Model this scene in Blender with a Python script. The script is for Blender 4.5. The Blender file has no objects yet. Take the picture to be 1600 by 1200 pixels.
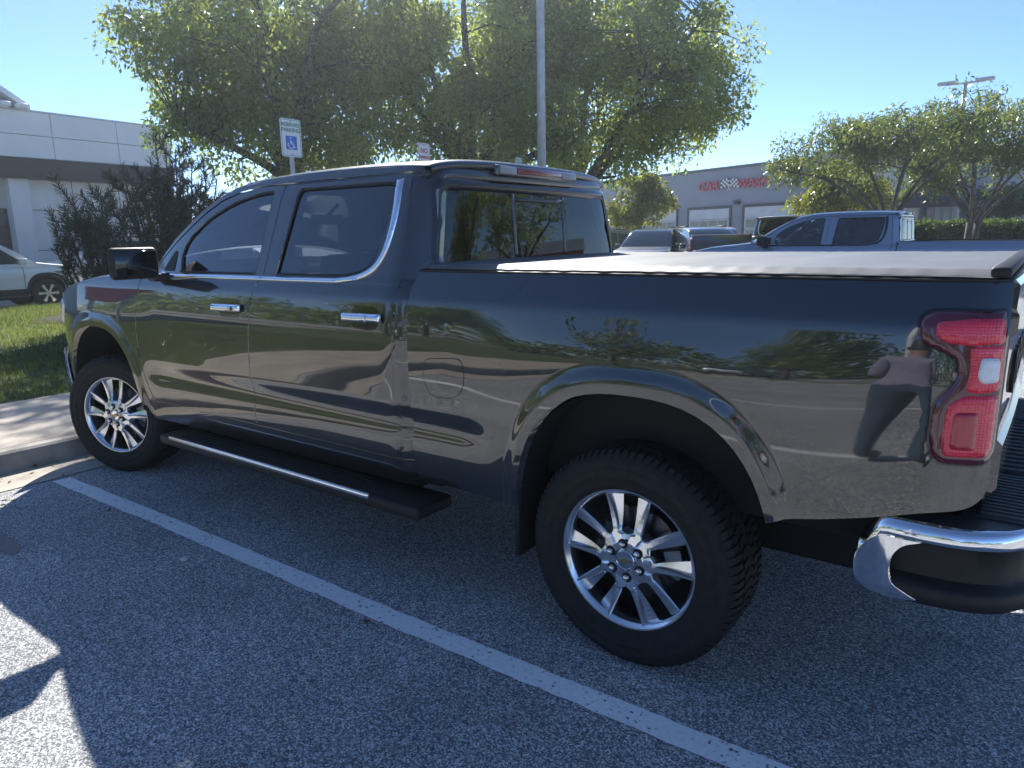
import bpy, bmesh, math, random
import numpy as np
from mathutils import Vector, Matrix
from mathutils.geometry import delaunay_2d_cdt
R_ = math.radians
scn = bpy.context.scene
col = scn.collection

# ------------------------------------------------------------------ camera, sky, sun, exposure
CAM = (1.1295, -3.1268, 1.5749)
YAW, PITCH, ROLL, FPX = R_(-37.05), R_(11.7), R_(-1.06), 1110.0
SUN_AZ = (-0.735, 0.678)          # horizontal direction towards the sun
SUN_EL = R_(37.0)
cd = bpy.data.cameras.new("camera"); cam = bpy.data.objects.new("camera", cd); col.objects.link(cam)
_f = Vector((math.sin(YAW)*math.cos(PITCH), math.cos(YAW)*math.cos(PITCH), -math.sin(PITCH)))
_r = Vector((math.cos(YAW), -math.sin(YAW), 0)); _u = _r.cross(_f)
_r2 = _r*math.cos(ROLL)+_u*math.sin(ROLL); _u2 = -_r*math.sin(ROLL)+_u*math.cos(ROLL)
_m = Matrix((_r2, _u2, -_f)).transposed().to_4x4(); _m.translation = CAM
cam.matrix_world = _m
cd.sensor_fit = 'HORIZONTAL'; cd.sensor_width = 36.0; cd.lens = 36.0*FPX/1600.0
cd.clip_start = 0.02; cd.clip_end = 3000
scn.camera = cam

world = bpy.data.worlds.new("World"); scn.world = world; world.use_nodes = True
wn = world.node_tree; wn.nodes.clear()
sky = wn.nodes.new("ShaderNodeTexSky"); sky.sky_type = 'NISHITA'; sky.sun_disc = False
sky.sun_elevation = SUN_EL
sky.sun_rotation = math.atan2(SUN_AZ[0], SUN_AZ[1])
sky.altitude = 50; sky.air_density = 0.58; sky.dust_density = 0.0; sky.ozone_density = 5.0
bg = wn.nodes.new("ShaderNodeBackground"); bg.inputs[1].default_value = 0.088
wo = wn.nodes.new("ShaderNodeOutputWorld")
wn.links.new(sky.outputs[0], bg.inputs[0]); wn.links.new(bg.outputs[0], wo.inputs[0])

sl = bpy.data.lights.new("sun", 'SUN'); sl.energy = 4.0; sl.angle = R_(0.53); sl.color = (1.0, 0.965, 0.91)
so = bpy.data.objects.new("sun", sl); col.objects.link(so)
_n = math.hypot(*SUN_AZ)
_sd = Vector((SUN_AZ[0]/_n*math.cos(SUN_EL), SUN_AZ[1]/_n*math.cos(SUN_EL), math.sin(SUN_EL)))
so.rotation_euler = _sd.to_track_quat('Z', 'Y').to_euler(); so.location = (-20, 20, 30)

vs = scn.view_settings
vs.view_transform = 'Standard'; vs.look = 'None'; vs.exposure = 1.36; vs.gamma = 1.0; vs.use_curve_mapping = False
scn.render.engine = 'CYCLES'
VEIL_DENSITY = 0.0015
scn.cycles.max_bounces = 10; scn.cycles.transparent_max_bounces = 24
scn.cycles.sample_clamp_indirect = 6.0
scn.cycles.use_denoising = True
scn.cycles.volume_bounces = 0

# ------------------------------------------------------------------ materials
MATS = {}
def nodes_of(m):
    m.use_nodes = True
    return m.node_tree, m.node_tree.nodes, m.node_tree.links
def pm(name, c, rough=.5, metal=0., coat=0., coat_r=.03, spec=.5, sheen=0., emis=None):
    if name in MATS: return MATS[name]
    m = bpy.data.materials.new(name); t, n, l = nodes_of(m)
    b = n["Principled BSDF"]
    b.inputs["Base Color"].default_value = (*c, 1); b.inputs["Roughness"].default_value = rough
    b.inputs["Metallic"].default_value = metal; b.inputs["Specular IOR Level"].default_value = spec
    b.inputs["Coat Weight"].default_value = coat; b.inputs["Coat Roughness"].default_value = coat_r
    MATS[name] = m; return m
def nmat(name, c1, c2, scale, rough=.8, bump=0., detail=4., stops=(.35, .65), metal=0., spec=.5, coord='Object', bscale=None, bdist=.01):
    """two-tone noise material with bump"""
    if name in MATS: return MATS[name]
    m = pm(name, c1, rough, metal, spec=spec); t, n, l = nodes_of(m); b = n["Principled BSDF"]
    tc = n.new("ShaderNodeTexCoord"); nz = n.new("ShaderNodeTexNoise"); nz.inputs["Scale"].default_value = scale; nz.inputs["Detail"].default_value = detail
    cr_ = n.new("ShaderNodeValToRGB"); cr_.color_ramp.elements[0].position = stops[0]; cr_.color_ramp.elements[1].position = stops[1]
    cr_.color_ramp.elements[0].color = (*c1, 1); cr_.color_ramp.elements[1].color = (*c2, 1)
    l.new(tc.outputs[coord], nz.inputs["Vector"]); l.new(nz.outputs["Fac"], cr_.inputs[0]); l.new(cr_.outputs[0], b.inputs["Base Color"])
    if bump:
        nb = n.new("ShaderNodeTexNoise"); nb.inputs["Scale"].default_value = bscale or scale*3; nb.inputs["Detail"].default_value = 3
        bp_ = n.new("ShaderNodeBump"); bp_.inputs["Strength"].default_value = bump; bp_.inputs["Distance"].default_value = bdist
        l.new(tc.outputs[coord], nb.inputs["Vector"]); l.new(nb.outputs["Fac"], bp_.inputs["Height"]); l.new(bp_.outputs[0], b.inputs["Normal"])
    return m
def glass_mat(name, tint, rough=.0, refl=1.0):
    if name in MATS: return MATS[name]
    m = bpy.data.materials.new(name); t, n, l = nodes_of(m); n.clear()
    o = n.new("ShaderNodeOutputMaterial"); mx = n.new("ShaderNodeMixShader"); tr = n.new("ShaderNodeBsdfTransparent"); gl = n.new("ShaderNodeBsdfGlossy")
    fr = n.new("ShaderNodeFresnel"); fr.inputs[0].default_value = 1.52
    mt = n.new("ShaderNodeMath"); mt.operation = 'MULTIPLY_ADD'; mt.inputs[1].default_value = refl; mt.inputs[2].default_value = .03; mt.use_clamp = True
    tr.inputs[0].default_value = (*tint, 1); gl.inputs["Roughness"].default_value = rough; gl.inputs[0].default_value = (.95, .97, 1, 1)
    l.new(fr.outputs[0], mt.inputs[0]); l.new(mt.outputs[0], mx.inputs[0]); l.new(tr.outputs[0], mx.inputs[1]); l.new(gl.outputs[0], mx.inputs[2]); l.new(mx.outputs[0], o.inputs[0])
    MATS[name] = m; return m
def paint(name, c, flake=.25):
    if name in MATS: return MATS[name]
    m = pm(name, c, .38, flake, 1.0, .012, .4); t, n, l = nodes_of(m); b = n["Principled BSDF"]
    tc = n.new("ShaderNodeTexCoord"); nz = n.new("ShaderNodeTexNoise"); nz.inputs["Scale"].default_value = 2.2; nz.inputs["Detail"].default_value = 8
    mr = n.new("ShaderNodeMapRange"); mr.inputs[1].default_value = .4; mr.inputs[2].default_value = .75; mr.inputs[3].default_value = .008; mr.inputs[4].default_value = .06
    l.new(tc.outputs["Object"], nz.inputs["Vector"]); l.new(nz.outputs["Fac"], mr.inputs[0]); l.new(mr.outputs[0], b.inputs["Coat Roughness"])
    b.inputs["Coat IOR"].default_value = 1.9
    return m

M_PAINT = paint("truck_paint", (.007, .0075, .009), .2)
M_BLUE = paint("truck_blue_paint", (.21, .27, .36), .45)
M_CHROME = pm("chrome", (.82, .84, .87), .06, 1.0)
M_RIM = pm("rim_alloy", (.80, .82, .85), .20, 1.0)
M_RIMDARK = pm("rim_inner", (.20, .21, .23), .35, .9)
M_RUBBER = nmat("rubber", (.016, .016, .017), (.026, .025, .025), 30, .75, .15, bscale=200, bdist=.002, spec=.3)
M_PLASTIC = nmat("black_plastic", (.012, .0125, .013), (.017, .017, .018), 40, .55, .12, bscale=500, bdist=.0008, spec=.4)
M_GLOSSBLK = pm("gloss_black", (.006, .006, .007), .08, 0, .6)
M_DARK = pm("underbody", (.008, .008, .009), .8)
M_GLASS = glass_mat("tinted_glass", (.32, .37, .40), refl=1.7)
M_PRIV = glass_mat("privacy_glass", (.10, .115, .125), refl=1.7)
M_REARG = glass_mat("rear_privacy_glass", (.07, .08, .09), refl=.75)
M_CLEAR = glass_mat("windshield_glass", (.62, .70, .68), refl=1.1)
M_SEAT = nmat("seat_leather", (.02, .02, .021), (.035, .034, .033), 20, .5, .1)
M_TRIM = pm("interior_trim", (.03, .03, .032), .6)
M_REDLENS = pm("red_lens", (.78, .025, .06), .12, 0, 1.0, .02)
def ribs(m, scale=260.):
    t, n, l = nodes_of(m); b = n["Principled BSDF"]; tc = n.new("ShaderNodeTexCoord"); w = n.new("ShaderNodeTexWave"); w.inputs["Scale"].default_value = scale/6.28; w.bands_direction = 'Z'
    w2 = n.new("ShaderNodeTexWave"); w2.inputs["Scale"].default_value = scale/6.28; w2.bands_direction = 'X'; a = n.new("ShaderNodeMath"); a.operation = 'ADD'
    l.new(tc.outputs["Object"], w.inputs["Vector"]); l.new(tc.outputs["Object"], w2.inputs["Vector"]); l.new(w.outputs["Fac"], a.inputs[0]); l.new(w2.outputs["Fac"], a.inputs[1])
    bp_ = n.new("ShaderNodeBump"); bp_.inputs["Strength"].default_value = .5; bp_.inputs["Distance"].default_value = .002; l.new(a.outputs[0], bp_.inputs["Height"]); l.new(bp_.outputs[0], b.inputs["Normal"])
ribs(M_REDLENS)
M_DKLENS = pm("smoked_lens", (.09, .012, .022), .1, 0, 1.0, .02)
M_WHLENS = pm("clear_lens", (.80, .82, .85), .12, 0, 1.0, .02)
ribs(M_WHLENS, 330.)
M_DISC = pm("brake_steel", (.14, .14, .15), .42, 1.0)
M_NUT = pm("lug_nut_chrome", (.75, .76, .78), .1, 1.0)
M_GOLD = pm("badge_gold", (.75, .62, .33), .2, 1.0)

# ------------------------------------------------------------------ helpers
def link(o, parent=None):
    col.objects.link(o)
    if parent: o.parent = parent
    return o
def mesh_obj(name, verts, faces, mat, parent=None, smooth=False, normals=None, mats=None, fm=None):
    me = bpy.data.meshes.new(name)
    me.from_pydata([tuple(v) for v in verts], [], [tuple(int(i) for i in f) for f in faces])
    for mm in (mats or [mat]): me.materials.append(mm)
    if fm is not None: me.polygons.foreach_set("material_index", fm)
    if smooth: me.polygons.foreach_set("use_smooth", [True]*len(me.polygons))
    me.update()
    if normals is not None: me.normals_split_custom_set_from_vertices([tuple(n) for n in normals])
    return link(bpy.data.objects.new(name, me), parent)
def thing(name, label, cat, loc=(0, 0, 0), rz=0., group=None):
    o = bpy.data.objects.new(name, None); o.location = loc; o.rotation_euler = (0, 0, rz); o.empty_display_size = .3
    col.objects.link(o); return tag(o, label, cat, group)
def tag(o, label=None, cat=None, group=None, kind=None):
    if label: o["label"] = label
    if cat: o["category"] = cat
    if group: o["group"] = group
    if kind: o["kind"] = kind
    return o
class MB:
    """collects simple shapes into one mesh"""
    def __init__(s): s.v = []; s.f = []
    def add(s, v, f):
        k = len(s.v); s.v += [tuple(p) for p in v]; s.f += [tuple(i+k for i in q) for q in f]; return s
    def box(s, x0, x1, y0, y1, z0, z1):
        v = [(x, y, z) for x in (x0, x1) for y in (y0, y1) for z in (z0, z1)]
        return s.add(v, [(0, 1, 3, 2), (4, 6, 7, 5), (0, 4, 5, 1), (2, 3, 7, 6), (0, 2, 6, 4), (1, 5, 7, 3)])
    def tube(s, pts, rad, n=8, cap=True):
        pts = [Vector(p) for p in pts]; rad = rad if isinstance(rad, (list, tuple)) else [rad]*len(pts)
        v = []; f = []; up = Vector((0, 0, 1)); prev = None
        for i, p in enumerate(pts):
            d = (pts[min(i+1, len(pts)-1)]-pts[max(i-1, 0)]).normalized()
            if prev is None:
                a = d.cross(up);
                if a.length < .05: a = d.cross(Vector((1, 0, 0)))
            else: a = prev-d*prev.dot(d)
            a.normalize(); prev = a; b = d.cross(a)
            for k in range(n):
                t = 2*math.pi*k/n; v.append(p+(a*math.cos(t)+b*math.sin(t))*rad[i])
        for i in range(len(pts)-1):
            for k in range(n):
                f.append((i*n+k, i*n+(k+1) % n, (i+1)*n+(k+1) % n, (i+1)*n+k))
        if cap: f.append(tuple(range(n))[::-1]); f.append(tuple((len(pts)-1)*n+k for k in range(n)))
        return s.add(v, f)
    def lathe_y(s, prof, n=48, c=(0, 0, 0), cap=False):
        """revolve (r, o) about the -y axis: o is outwards (-y)"""
        v = []; f = []; m = len(prof)
        for k in range(n):
            t = 2*math.pi*k/n
            for r, o in prof: v.append((c[0]+r*math.cos(t), c[1]-o, c[2]+r*math.sin(t)))
        for k in range(n):
            for i in range(m-1):
                a = k*m+i; b = ((k+1) % n)*m+i
                f.append((a, a+1, b+1, b))
        if cap: f.append(tuple(k*m for k in range(n))); f.append(tuple(k*m+m-1 for k in range(n))[::-1])
        return s.add(v, f)
    def build(s, name, mat, parent=None, smooth=False): return mesh_obj(name, s.v, s.f, mat, parent, smooth)
def bev(o, w=.01, seg=2, ang=40):
    """real bevel baked into the mesh"""
    bm = bmesh.new(); bm.from_mesh(o.data)
    bmesh.ops.remove_doubles(bm, verts=bm.verts, dist=1e-5)
    bmesh.ops.recalc_face_normals(bm, faces=bm.faces)
    ed = [e for e in bm.edges if len(e.link_faces) == 2 and e.calc_face_angle(0) > R_(ang)]
    bmesh.ops.bevel(bm, geom=ed, offset=w, offset_type='OFFSET', segments=seg, profile=.5, affect='EDGES', clamp_overlap=True)
    for f in bm.faces: f.smooth = True
    bm.to_mesh(o.data); bm.free()
    o.data.update()
    return o
def rbox(name, x0, x1, y0, y1, z0, z1, mat, parent, w=.01, seg=2):
    o = MB().box(x0, x1, y0, y1, z0, z1).build(name, mat, parent); return bev(o, w, seg)
def smooth_angle(o, deg=35):
    me = o.data; me.polygons.foreach_set("use_smooth", [True]*len(me.polygons))
    bm = bmesh.new(); bm.from_mesh(me)
    for e in bm.edges:
        if len(e.link_faces) == 2 and e.calc_face_angle(0) > R_(deg): e.smooth = False
    bm.to_mesh(me); bm.free(); return o
def rs(poly, step, closed=True):
    out = []; n = len(poly)
    for i in range(n if closed else n-1):
        a = poly[i]; b = poly[(i+1) % n]; L = math.hypot(b[0]-a[0], b[1]-a[1]); k = max(1, int(math.ceil(L/step)))
        for j in range(k): out.append((a[0]+(b[0]-a[0])*j/k, a[1]+(b[1]-a[1])*j/k))
    if not closed: out.append(tuple(poly[-1]))
    return out
def fillet(poly, r, seg=5, closed=True):
    """round the corners of a polygon; r a number or one per vertex"""
    out = []; n = len(poly)
    for i in range(n):
        p = Vector(poly[i]); ri = r[i] if isinstance(r, (list, tuple)) else r
        if ri <= 0 or (not closed and i in (0, n-1)): out.append(tuple(p)); continue
        a = Vector(poly[i-1])-p; b = Vector(poly[(i+1) % n])-p
        d = min(ri, a.length*.48, b.length*.48); A = p+a.normalized()*d; B = p+b.normalized()*d
        for k in range(seg+1):
            t = k/seg; q = A*(1-t)**2+p*2*t*(1-t)+B*t*t; out.append(tuple(q))
    return out
def inside(P, poly):
    P = np.asarray(P); x, y = P[:, 0], P[:, 1]; c = np.zeros(len(P), bool); q = np.asarray(poly); n = len(q); j = n-1
    for i in range(n):
        xi, yi = q[i]; xj, yj = q[j]
        m = ((yi > y) != (yj > y))
        with np.errstate(divide='ignore', invalid='ignore'):
            c ^= m & (x < (xj-xi)*(y-yi)/(yj-yi+1e-30)+xi)
        j = i
    return c
def edge_dist(P, poly):
    P = np.asarray(P); q = np.asarray(poly); d = np.full(len(P), 1e9)
    for i in range(len(q)):
        a = q[i]; b = q[(i+1) % len(q)]; ab = b-a; L = (ab**2).sum()+1e-20
        t = np.clip(((P-a)@ab)/L, 0, 1); d = np.minimum(d, np.hypot(*(P-a-t[:, None]*ab).T))
    return d
def panel(name, outline, mat, parent, YF, side=-1, step=.03, off=0., flange=.014, holes=(), dome=0., dome_r=.02, hflange=.02, rings=None):
    """a body panel: outline in (x, z), lying on the surface y = side*YF(x, z); edges turned in by flange"""
    out = rs(outline, step); hs = [rs(h, step) for h in holes]
    a = np.asarray(out); x0, z0 = a.min(0); x1, z1 = a.max(0)
    gx = np.arange(x0+step*.5, x1, step); gz = np.arange(z0+step*.5, z1, step)
    G = np.array([(x+(step*.5 if j % 2 else 0), z) for j, z in enumerate(gz) for x in gx]) if len(gx) and len(gz) else np.zeros((0, 2))
    if len(G):
        k = inside(G, out) & (edge_dist(G, out) > step*.45)
        for h in hs: k &= ~inside(G, h) & (edge_dist(G, h) > step*.45)
        G = G[k]
        if rings:
            A, ss, cnt = rings
            sv = np.array([sup(x, z, A) for x, z in G]); G = G[(sv > max(ss)+.03)]
            ex = np.array([p for q in ss for p in arch_line(A, q, R_(-25), R_(205), cnt)])
            k = inside(ex, out) & (edge_dist(ex, out) > .004); G = np.concatenate([G, ex[k]])
    V = [tuple(p) for p in out]; E = [(i, (i+1) % len(out)) for i in range(len(out))]
    for h in hs:
        b0 = len(V); V += [tuple(p) for p in h]; E += [(b0+i, b0+(i+1) % len(h)) for i in range(len(h))]
    nb = len(V)
    V += [tuple(p) for p in G]
    vo, eo, fo, ov, oe, of = delaunay_2d_cdt([Vector(p) for p in V], E, [], 0, 1e-6)
    vo = np.array([tuple(p) for p in vo]); fo = np.array([tuple(f) for f in fo if len(f) == 3])
    C = vo[fo].mean(1); k = inside(C, out)
    for h in hs: k &= ~inside(C, h)
    fo = fo[k]
    # orientation: normals outwards (towards side*y)
    ar = np.cross(vo[fo[:, 1]]-vo[fo[:, 0]], vo[fo[:, 2]]-vo[fo[:, 0]])
    flip = (ar > 0) if side > 0 else (ar < 0)
    fo[flip] = fo[flip][:, ::-1]
    dd = np.zeros(len(vo))
    if dome: e = edge_dist(vo, out); dd = dome*np.sqrt(np.clip(1-(1-np.clip(e/dome_r, 0, 1))**2, 0, 1))
    pos = []; nor = []; e = .004
    for (x, z), dq in zip(vo, dd):
        y = YF(x, z)+off+dq; pos.append((x, side*y, z))
        nx = -(YF(x+e, z)-YF(x-e, z))/(2*e); nz = -(YF(x, z+e)-YF(x, z-e))/(2*e); L = math.sqrt(nx*nx+nz*nz+1)
        nor.append((nx/L, side/L, nz/L))
    faces = [tuple(f) for f in fo]
    nv0 = len(pos)
    # boundary flange
    cnt = {}
    for f in fo:
        for i in range(3):
            q = (f[i], f[(i+1) % 3]); cnt[q] = cnt.get(q, 0)+1
    bd = [q for q in cnt if (q[1], q[0]) not in cnt]
    mp = {}
    oset = edge_dist(vo, out)
    if flange:
        for q in bd:
            for i in q:
                if i not in mp:
                    fl = flange if oset[i] < 1e-4 else hflange
                    x, y, z = pos[i]; mp[i] = len(pos); pos.append((x-nor[i][0]*fl*.3, y-side*fl, z-nor[i][2]*fl*.3)); nor.append(nor[i])
            faces.append((q[1], q[0], mp[q[0]], mp[q[1]]))
    o = mesh_obj(name, pos, faces, mat, parent, True, None if dome else nor)
    return o
def strip(name, line, mat, parent, YF, bulge, n=6., m=2., nt=25, normal=None, t0=-1., t1=1., ys=1., off=0.):
    """surface spanning the car from side to side along an outline line (x, z); bulges along the outline's normal"""
    L = len(line); ts = [math.sin(math.pi/2*(t0+(t1-t0)*k/(nt-1))) for k in range(nt)]
    v = []; f = []
    for i, (x, z) in enumerate(line):
        a = line[max(i-1, 0)]; b = line[min(i+1, L-1)]; dx, dz = b[0]-a[0], b[1]-a[1]; l = math.hypot(dx, dz)+1e-9
        nx, nz = (-dz/l, dx/l) if normal is None else normal
        w = YF(x, z)*ys
        B = bulge[i] if isinstance(bulge, (list, tuple)) else bulge
        for t in ts:
            q = B*(max(0, 1-abs(t)**n))**(1/m)+off
            v.append((x+nx*q, t*w, z+nz*q))
    for i in range(L-1):
        for k in range(nt-1):
            f.append((i*nt+k, (i+1)*nt+k, (i+1)*nt+k+1, i*nt+k+1))
    o = mesh_obj(name, v, f, mat, parent, True)
    bm = bmesh.new(); bm.from_mesh(o.data); bmesh.ops.recalc_face_normals(bm, faces=bm.faces); bm.to_mesh(o.data); bm.free()
    return o
def ribbon(line, w):
    """closed outline of a polyline of width w"""
    L = []; Rr = []
    for i, p in enumerate(line):
        a = Vector(line[max(i-1, 0)]); b = Vector(line[min(i+1, len(line)-1)]); d = (b-a).normalized(); n = Vector((-d.y, d.x))
        ww = w[i] if isinstance(w, (list, tuple)) else w
        q = Vector(p); L.append(tuple(q+n*ww/2)); Rr.append(tuple(q-n*ww/2))
    return L+Rr[::-1]
def spl(pts, n=8):
    """Catmull-Rom through points"""
    out = []; P = [Vector(p) for p in pts]
    for i in range(len(P)-1):
        p0 = P[max(i-1, 0)]; p1 = P[i]; p2 = P[i+1]; p3 = P[min(i+2, len(P)-1)]
        for k in range(n):
            t = k/n; out.append(tuple(.5*((2*p1)+(p2-p0)*t+(2*p0-5*p1+4*p2-p3)*t*t+(3*p1-p0-3*p2+p3)*t**3)))
    out.append(tuple(P[-1])); return out
def text_obj(name, s, size, mat, parent, mw, ext=.004, align='CENTER', bold=0.):
    cu = bpy.data.curves.new(name, 'FONT'); cu.body = s; cu.size = size; cu.extrude = ext; cu.align_x = align; cu.align_y = 'CENTER'; cu.offset = bold; cu.resolution_u = 3
    tmp = bpy.data.objects.new(name, cu); col.objects.link(tmp)
    dg = bpy.context.evaluated_depsgraph_get(); me = bpy.data.meshes.new_from_object(tmp.evaluated_get(dg))
    bpy.data.objects.remove(tmp); me.name = name; me.materials.clear(); me.materials.append(mat)
    me.transform(mw)
    return link(bpy.data.objects.new(name, me), parent)
def copy_tree(o, parent=None, swap=None, skip=()):
    c = o.copy(); col.objects.link(c); c.parent = parent
    if swap and c.data is not None:
        for s in c.material_slots:
            if s.material in swap: nm = swap[s.material]; s.link = 'OBJECT'; s.material = nm
    for ch in o.children:
        if ch.name.split('.')[0] in skip: continue
        copy_tree(ch, c, swap, skip)
    return c
# ------------------------------------------------------------------ pickup truck: half width of the body at (x, z); rear axle x=0, nose at -x
def lerp(a, b, t): return a+(b-a)*t
def sst(a, b, x):
    t = max(0., min(1., (x-a)/(b-a))); return t*t*(3-2*t)
_BZ = [(.40, .920), (.50, .953), (.60, .974), (.66, .980), (.70, .980), (.73, .9775), (.758, .9735), (.775, .9725), (.79, .9735), (.825, .9805), (.848, .9862), (.858, .9878), (.90, .9885), (.96, .9900), (1.02, .9913), (1.08, .9915), (1.15, .9895), (1.22, .9845), (1.28, .9775), (1.318, .971), (1.345, .961), (1.39, .941), (1.44, .918)]
_BZ2 = [(.40, .925), (.50, .955), (.60, .974), (.70, .982), (.80, .986), (.9, .989), (1.0, .991), (1.08, .9915), (1.15, .990), (1.22, .985), (1.28, .978), (1.318, .9715), (1.345, .9615), (1.39, .9415), (1.44, .9185)]
def cr(tab, z):
    if z <= tab[0][0]: a, b = tab[0], tab[1]; return a[1]+(b[1]-a[1])*(z-a[0])/(b[0]-a[0])
    if z >= tab[-1][0]: a, b = tab[-2], tab[-1]; return b[1]+(b[1]-a[1])*(z-b[0])/(b[0]-a[0])
    for i in range(len(tab)-1):
        if tab[i][0] <= z <= tab[i+1][0]: break
    z0, v0 = tab[i]; z1, v1 = tab[i+1]; h = z1-z0; t = (z-z0)/h
    m0 = (v1-tab[i-1][1])/(z1-tab[i-1][0]) if i > 0 else (v1-v0)/h
    m1 = (tab[i+2][1]-v0)/(tab[i+2][0]-z0) if i+2 < len(tab) else (v1-v0)/h
    t2 = t*t; t3 = t2*t
    return (2*t3-3*t2+1)*v0+(t3-2*t2+t)*h*m0+(-2*t3+3*t2)*v1+(t3-t2)*h*m1
AR = (.03, .41, .50, .63); AF = (-3.97, .41, .50, .63)
def sup(x, z, A, n=2.6):
    return ((abs(x-A[0])/A[2])**n+(max(0, z-A[1])/A[3])**n)**(1/n)
def flare(x, z, A, wide):
    s = sup(x, z, A)
    if s > 1.9: return 0.
    lip = .014*(1-sst(1.055, 1.165, s)); bul = .014*(1-sst(.9, wide, s)); q = lip+bul
    return q*(1-sst(1.15, 1.33, z))
def Y(x, z):
    groove = sst(-3.42, -3.2, x)*(1-sst(-.78, -.52, x))
    b = lerp(cr(_BZ2, z), cr(_BZ, z), groove) if groove > 0 else cr(_BZ2, z)
    y = b+flare(x, z, AR, 1.9)+flare(x, z, AF, 1.8)
    if x < -4.2: y -= .16*((-4.2-x)/.7)**2.2
    if x > .90: y -= .055*((x-.90)/.16)**2.6
    g = .925-.34*(z-1.40)-.5*max(0, z-1.78)**1.5
    if x < -2.8: g -= .05*((-2.8-x)/.6)**2
    if x > -1.22: g -= .05*((x+1.22)/.15)**2.6
    w = sst(1.372, 1.402, z)
    if x > -1.03: w = 0
    if x < -3.75: w = 0
    elif x < -3.45: w *= sst(-3.75, -3.45, x)
    if x > -1.22 and x < -1.03 and z < 1.39: y -= .03*((x+1.22)/.15)**2.6
    return lerp(y, g, w) if w > 0 else y
YBED = lambda x, z: Y(max(x, -1.0), z)      # the bed keeps its width up to the gap behind the cab
def arch_line(A, s, a0, a1, n=26):
    """points of the wheel opening (a superellipse) from angle a0 to a1"""
    o = []
    for k in range(n+1):
        t = a0+(a1-a0)*k/n; c, q = math.cos(t), math.sin(t); rr = s/((abs(c)/A[2])**2.6+(max(0, q)/A[3])**2.6)**(1/2.6)
        o.append((A[0]+rr*c, A[1]+rr*q))
    return o
def make_wheel(parent, loc, rz, far=False):
    w = MB().lathe_y([(.225, -.20), (.236, -.10), (.243, -.035), (.247, -.014), (.252, -.006), (.262, .003), (.268, .004), (.272, -.004), (.272, -.022), (.262, -.03)], 72).build('wheel', M_RIM, parent, True)
    w.location = loc; w.rotation_euler = (0, 0, rz)
    smooth_angle(w, 25)
    # five pairs of spokes
    v = []; f = []
    rad = [.068, .085, .097, .104, .108, .112, .118, .128, .142, .16, .18, .20, .22, .238, .249, .256]
    def hw(r): return 0. if r <= .108 else min(.012*math.sqrt((r-.108)/.010), .012)+(.051*(r-.112)/.134 if r > .112 else 0)
    def hs(r): return 0. if r <= .097 else min(.024*math.sqrt((r-.097)/.012), .024)+.006*max(0, r-.109)/.14
    for k in range(5):
        for s in (-1, 1):
            tw = R_(270+72*k); tS = tw+s*R_(36); rows = []
            for r in rad:
                a = math.asin(min(1, hw(r)/r)); b = math.asin(min(1, hs(r)/r)); q = (r-.068)/(.256-.068)
                A0 = tw+s*a; A1 = tS-s*b
                ba = -.004-.012*math.sin(math.pi*q)*.6+(.010*(1-q) if q < .3 else .007*(1-q))
                tr = lerp(.80, .16, min(1, q*1.05)); dr = lerp(.004, .030, q)
                P = [(0, ba-.055), (0., ba-.004), (.10*(1-q)+.05, ba+.001), (tr, ba+.001), (min(.97, tr+.12), ba-dr*.75), (1., ba-dr), (1., ba-.055)]
                row = []
                for t, o in P:
                    an = A0+(A1-A0)*t; row.append(len(v)); v.append((r*math.cos(an), -o, r*math.sin(an)))
                rows.append(row)
            for i in range(len(rows)-1):
                for j in range(6):
                    q = (rows[i][j], rows[i][j+1], rows[i+1][j+1], rows[i+1][j]); f.append(q if s > 0 else q[::-1])
    mesh_obj('spokes', v, f, M_RIM, w)
    hub = MB().lathe_y([(.074, -.05), (.074, .0045), (.070, .007), (.046, .007), (.042, -.002), (.0, -.002)], 48).build('hub', M_RIM, w); smooth_angle(hub, 30)
    cap = MB().lathe_y([(.040, -.002), (.040, .009), (.037, .012), (.033, .012), (.031, .0095), (.0, .0115)], 40).build('centre_cap', M_RIMDARK if False else M_CHROME, w); smooth_angle(cap, 30)
    # cross shaped emblem on the cap
    bt = [(-.024, .006), (-.008, .006), (-.006, .011), (.013, .011), (.011, .006), (.026, .006), (.022, -.006), (.008, -.006), (.006, -.011), (-.013, -.011), (-.011, -.006), (-.028, -.006)]
    vb = [(x, -.0125, z) for x, z in bt]+[(x, -.0150, z) for x, z in bt]; nb = len(bt)
    mesh_obj('emblem', vb, [tuple(range(nb, 2*nb))]+[(i, (i+1) % nb, nb+(i+1) % nb, nb+i) for i in range(nb)], M_GOLD, w)
    for k in range(6):
        a = R_(30+60*k+8); c = (.0635*math.cos(a), 0, .0635*math.sin(a))
        MB().lathe_y([(.0195, .0072), (.0185, .0082), (.0, .0082)], 16, c).build('nut_recess_shade', M_DARK, w, True)  # raised dark disc stands in for the shaded recess round the nut
        nt = MB().lathe_y([(.0112, .006), (.0112, .017), (.009, .023), (.004, .025), (0, .025)], 12, c).build('lug_nut', M_NUT, w); smooth_angle(nt, 30)
    MB().lathe_y([(.235, -.17), (.10, -.155), (.0, -.15)], 40).build('wheel_back', M_DARK, w, True)
    d = MB().lathe_y([(.0, -.075), (.085, -.075), (.09, -.095), (.172, -.097), (.174, -.12)], 48).build('brake_disc', M_DISC, w); smooth_angle(d, 30)
    cal = MB(); ns = 7
    for i in range(ns):
        a0 = R_(-18+36*i/ns); a1 = R_(-18+36*(i+1)/ns)
        for r0, r1, o0, o1 in ((.125, .19, -.105, -.062),):
            q = [(r*math.cos(a), -o, r*math.sin(a)) for a in (a0, a1) for r in (r0, r1) for o in (o0, o1)]
            cal.add(q, [(0, 1, 3, 2), (4, 6, 7, 5), (0, 4, 5, 1), (2, 3, 7, 6), (1, 5, 7, 3)])
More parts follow.
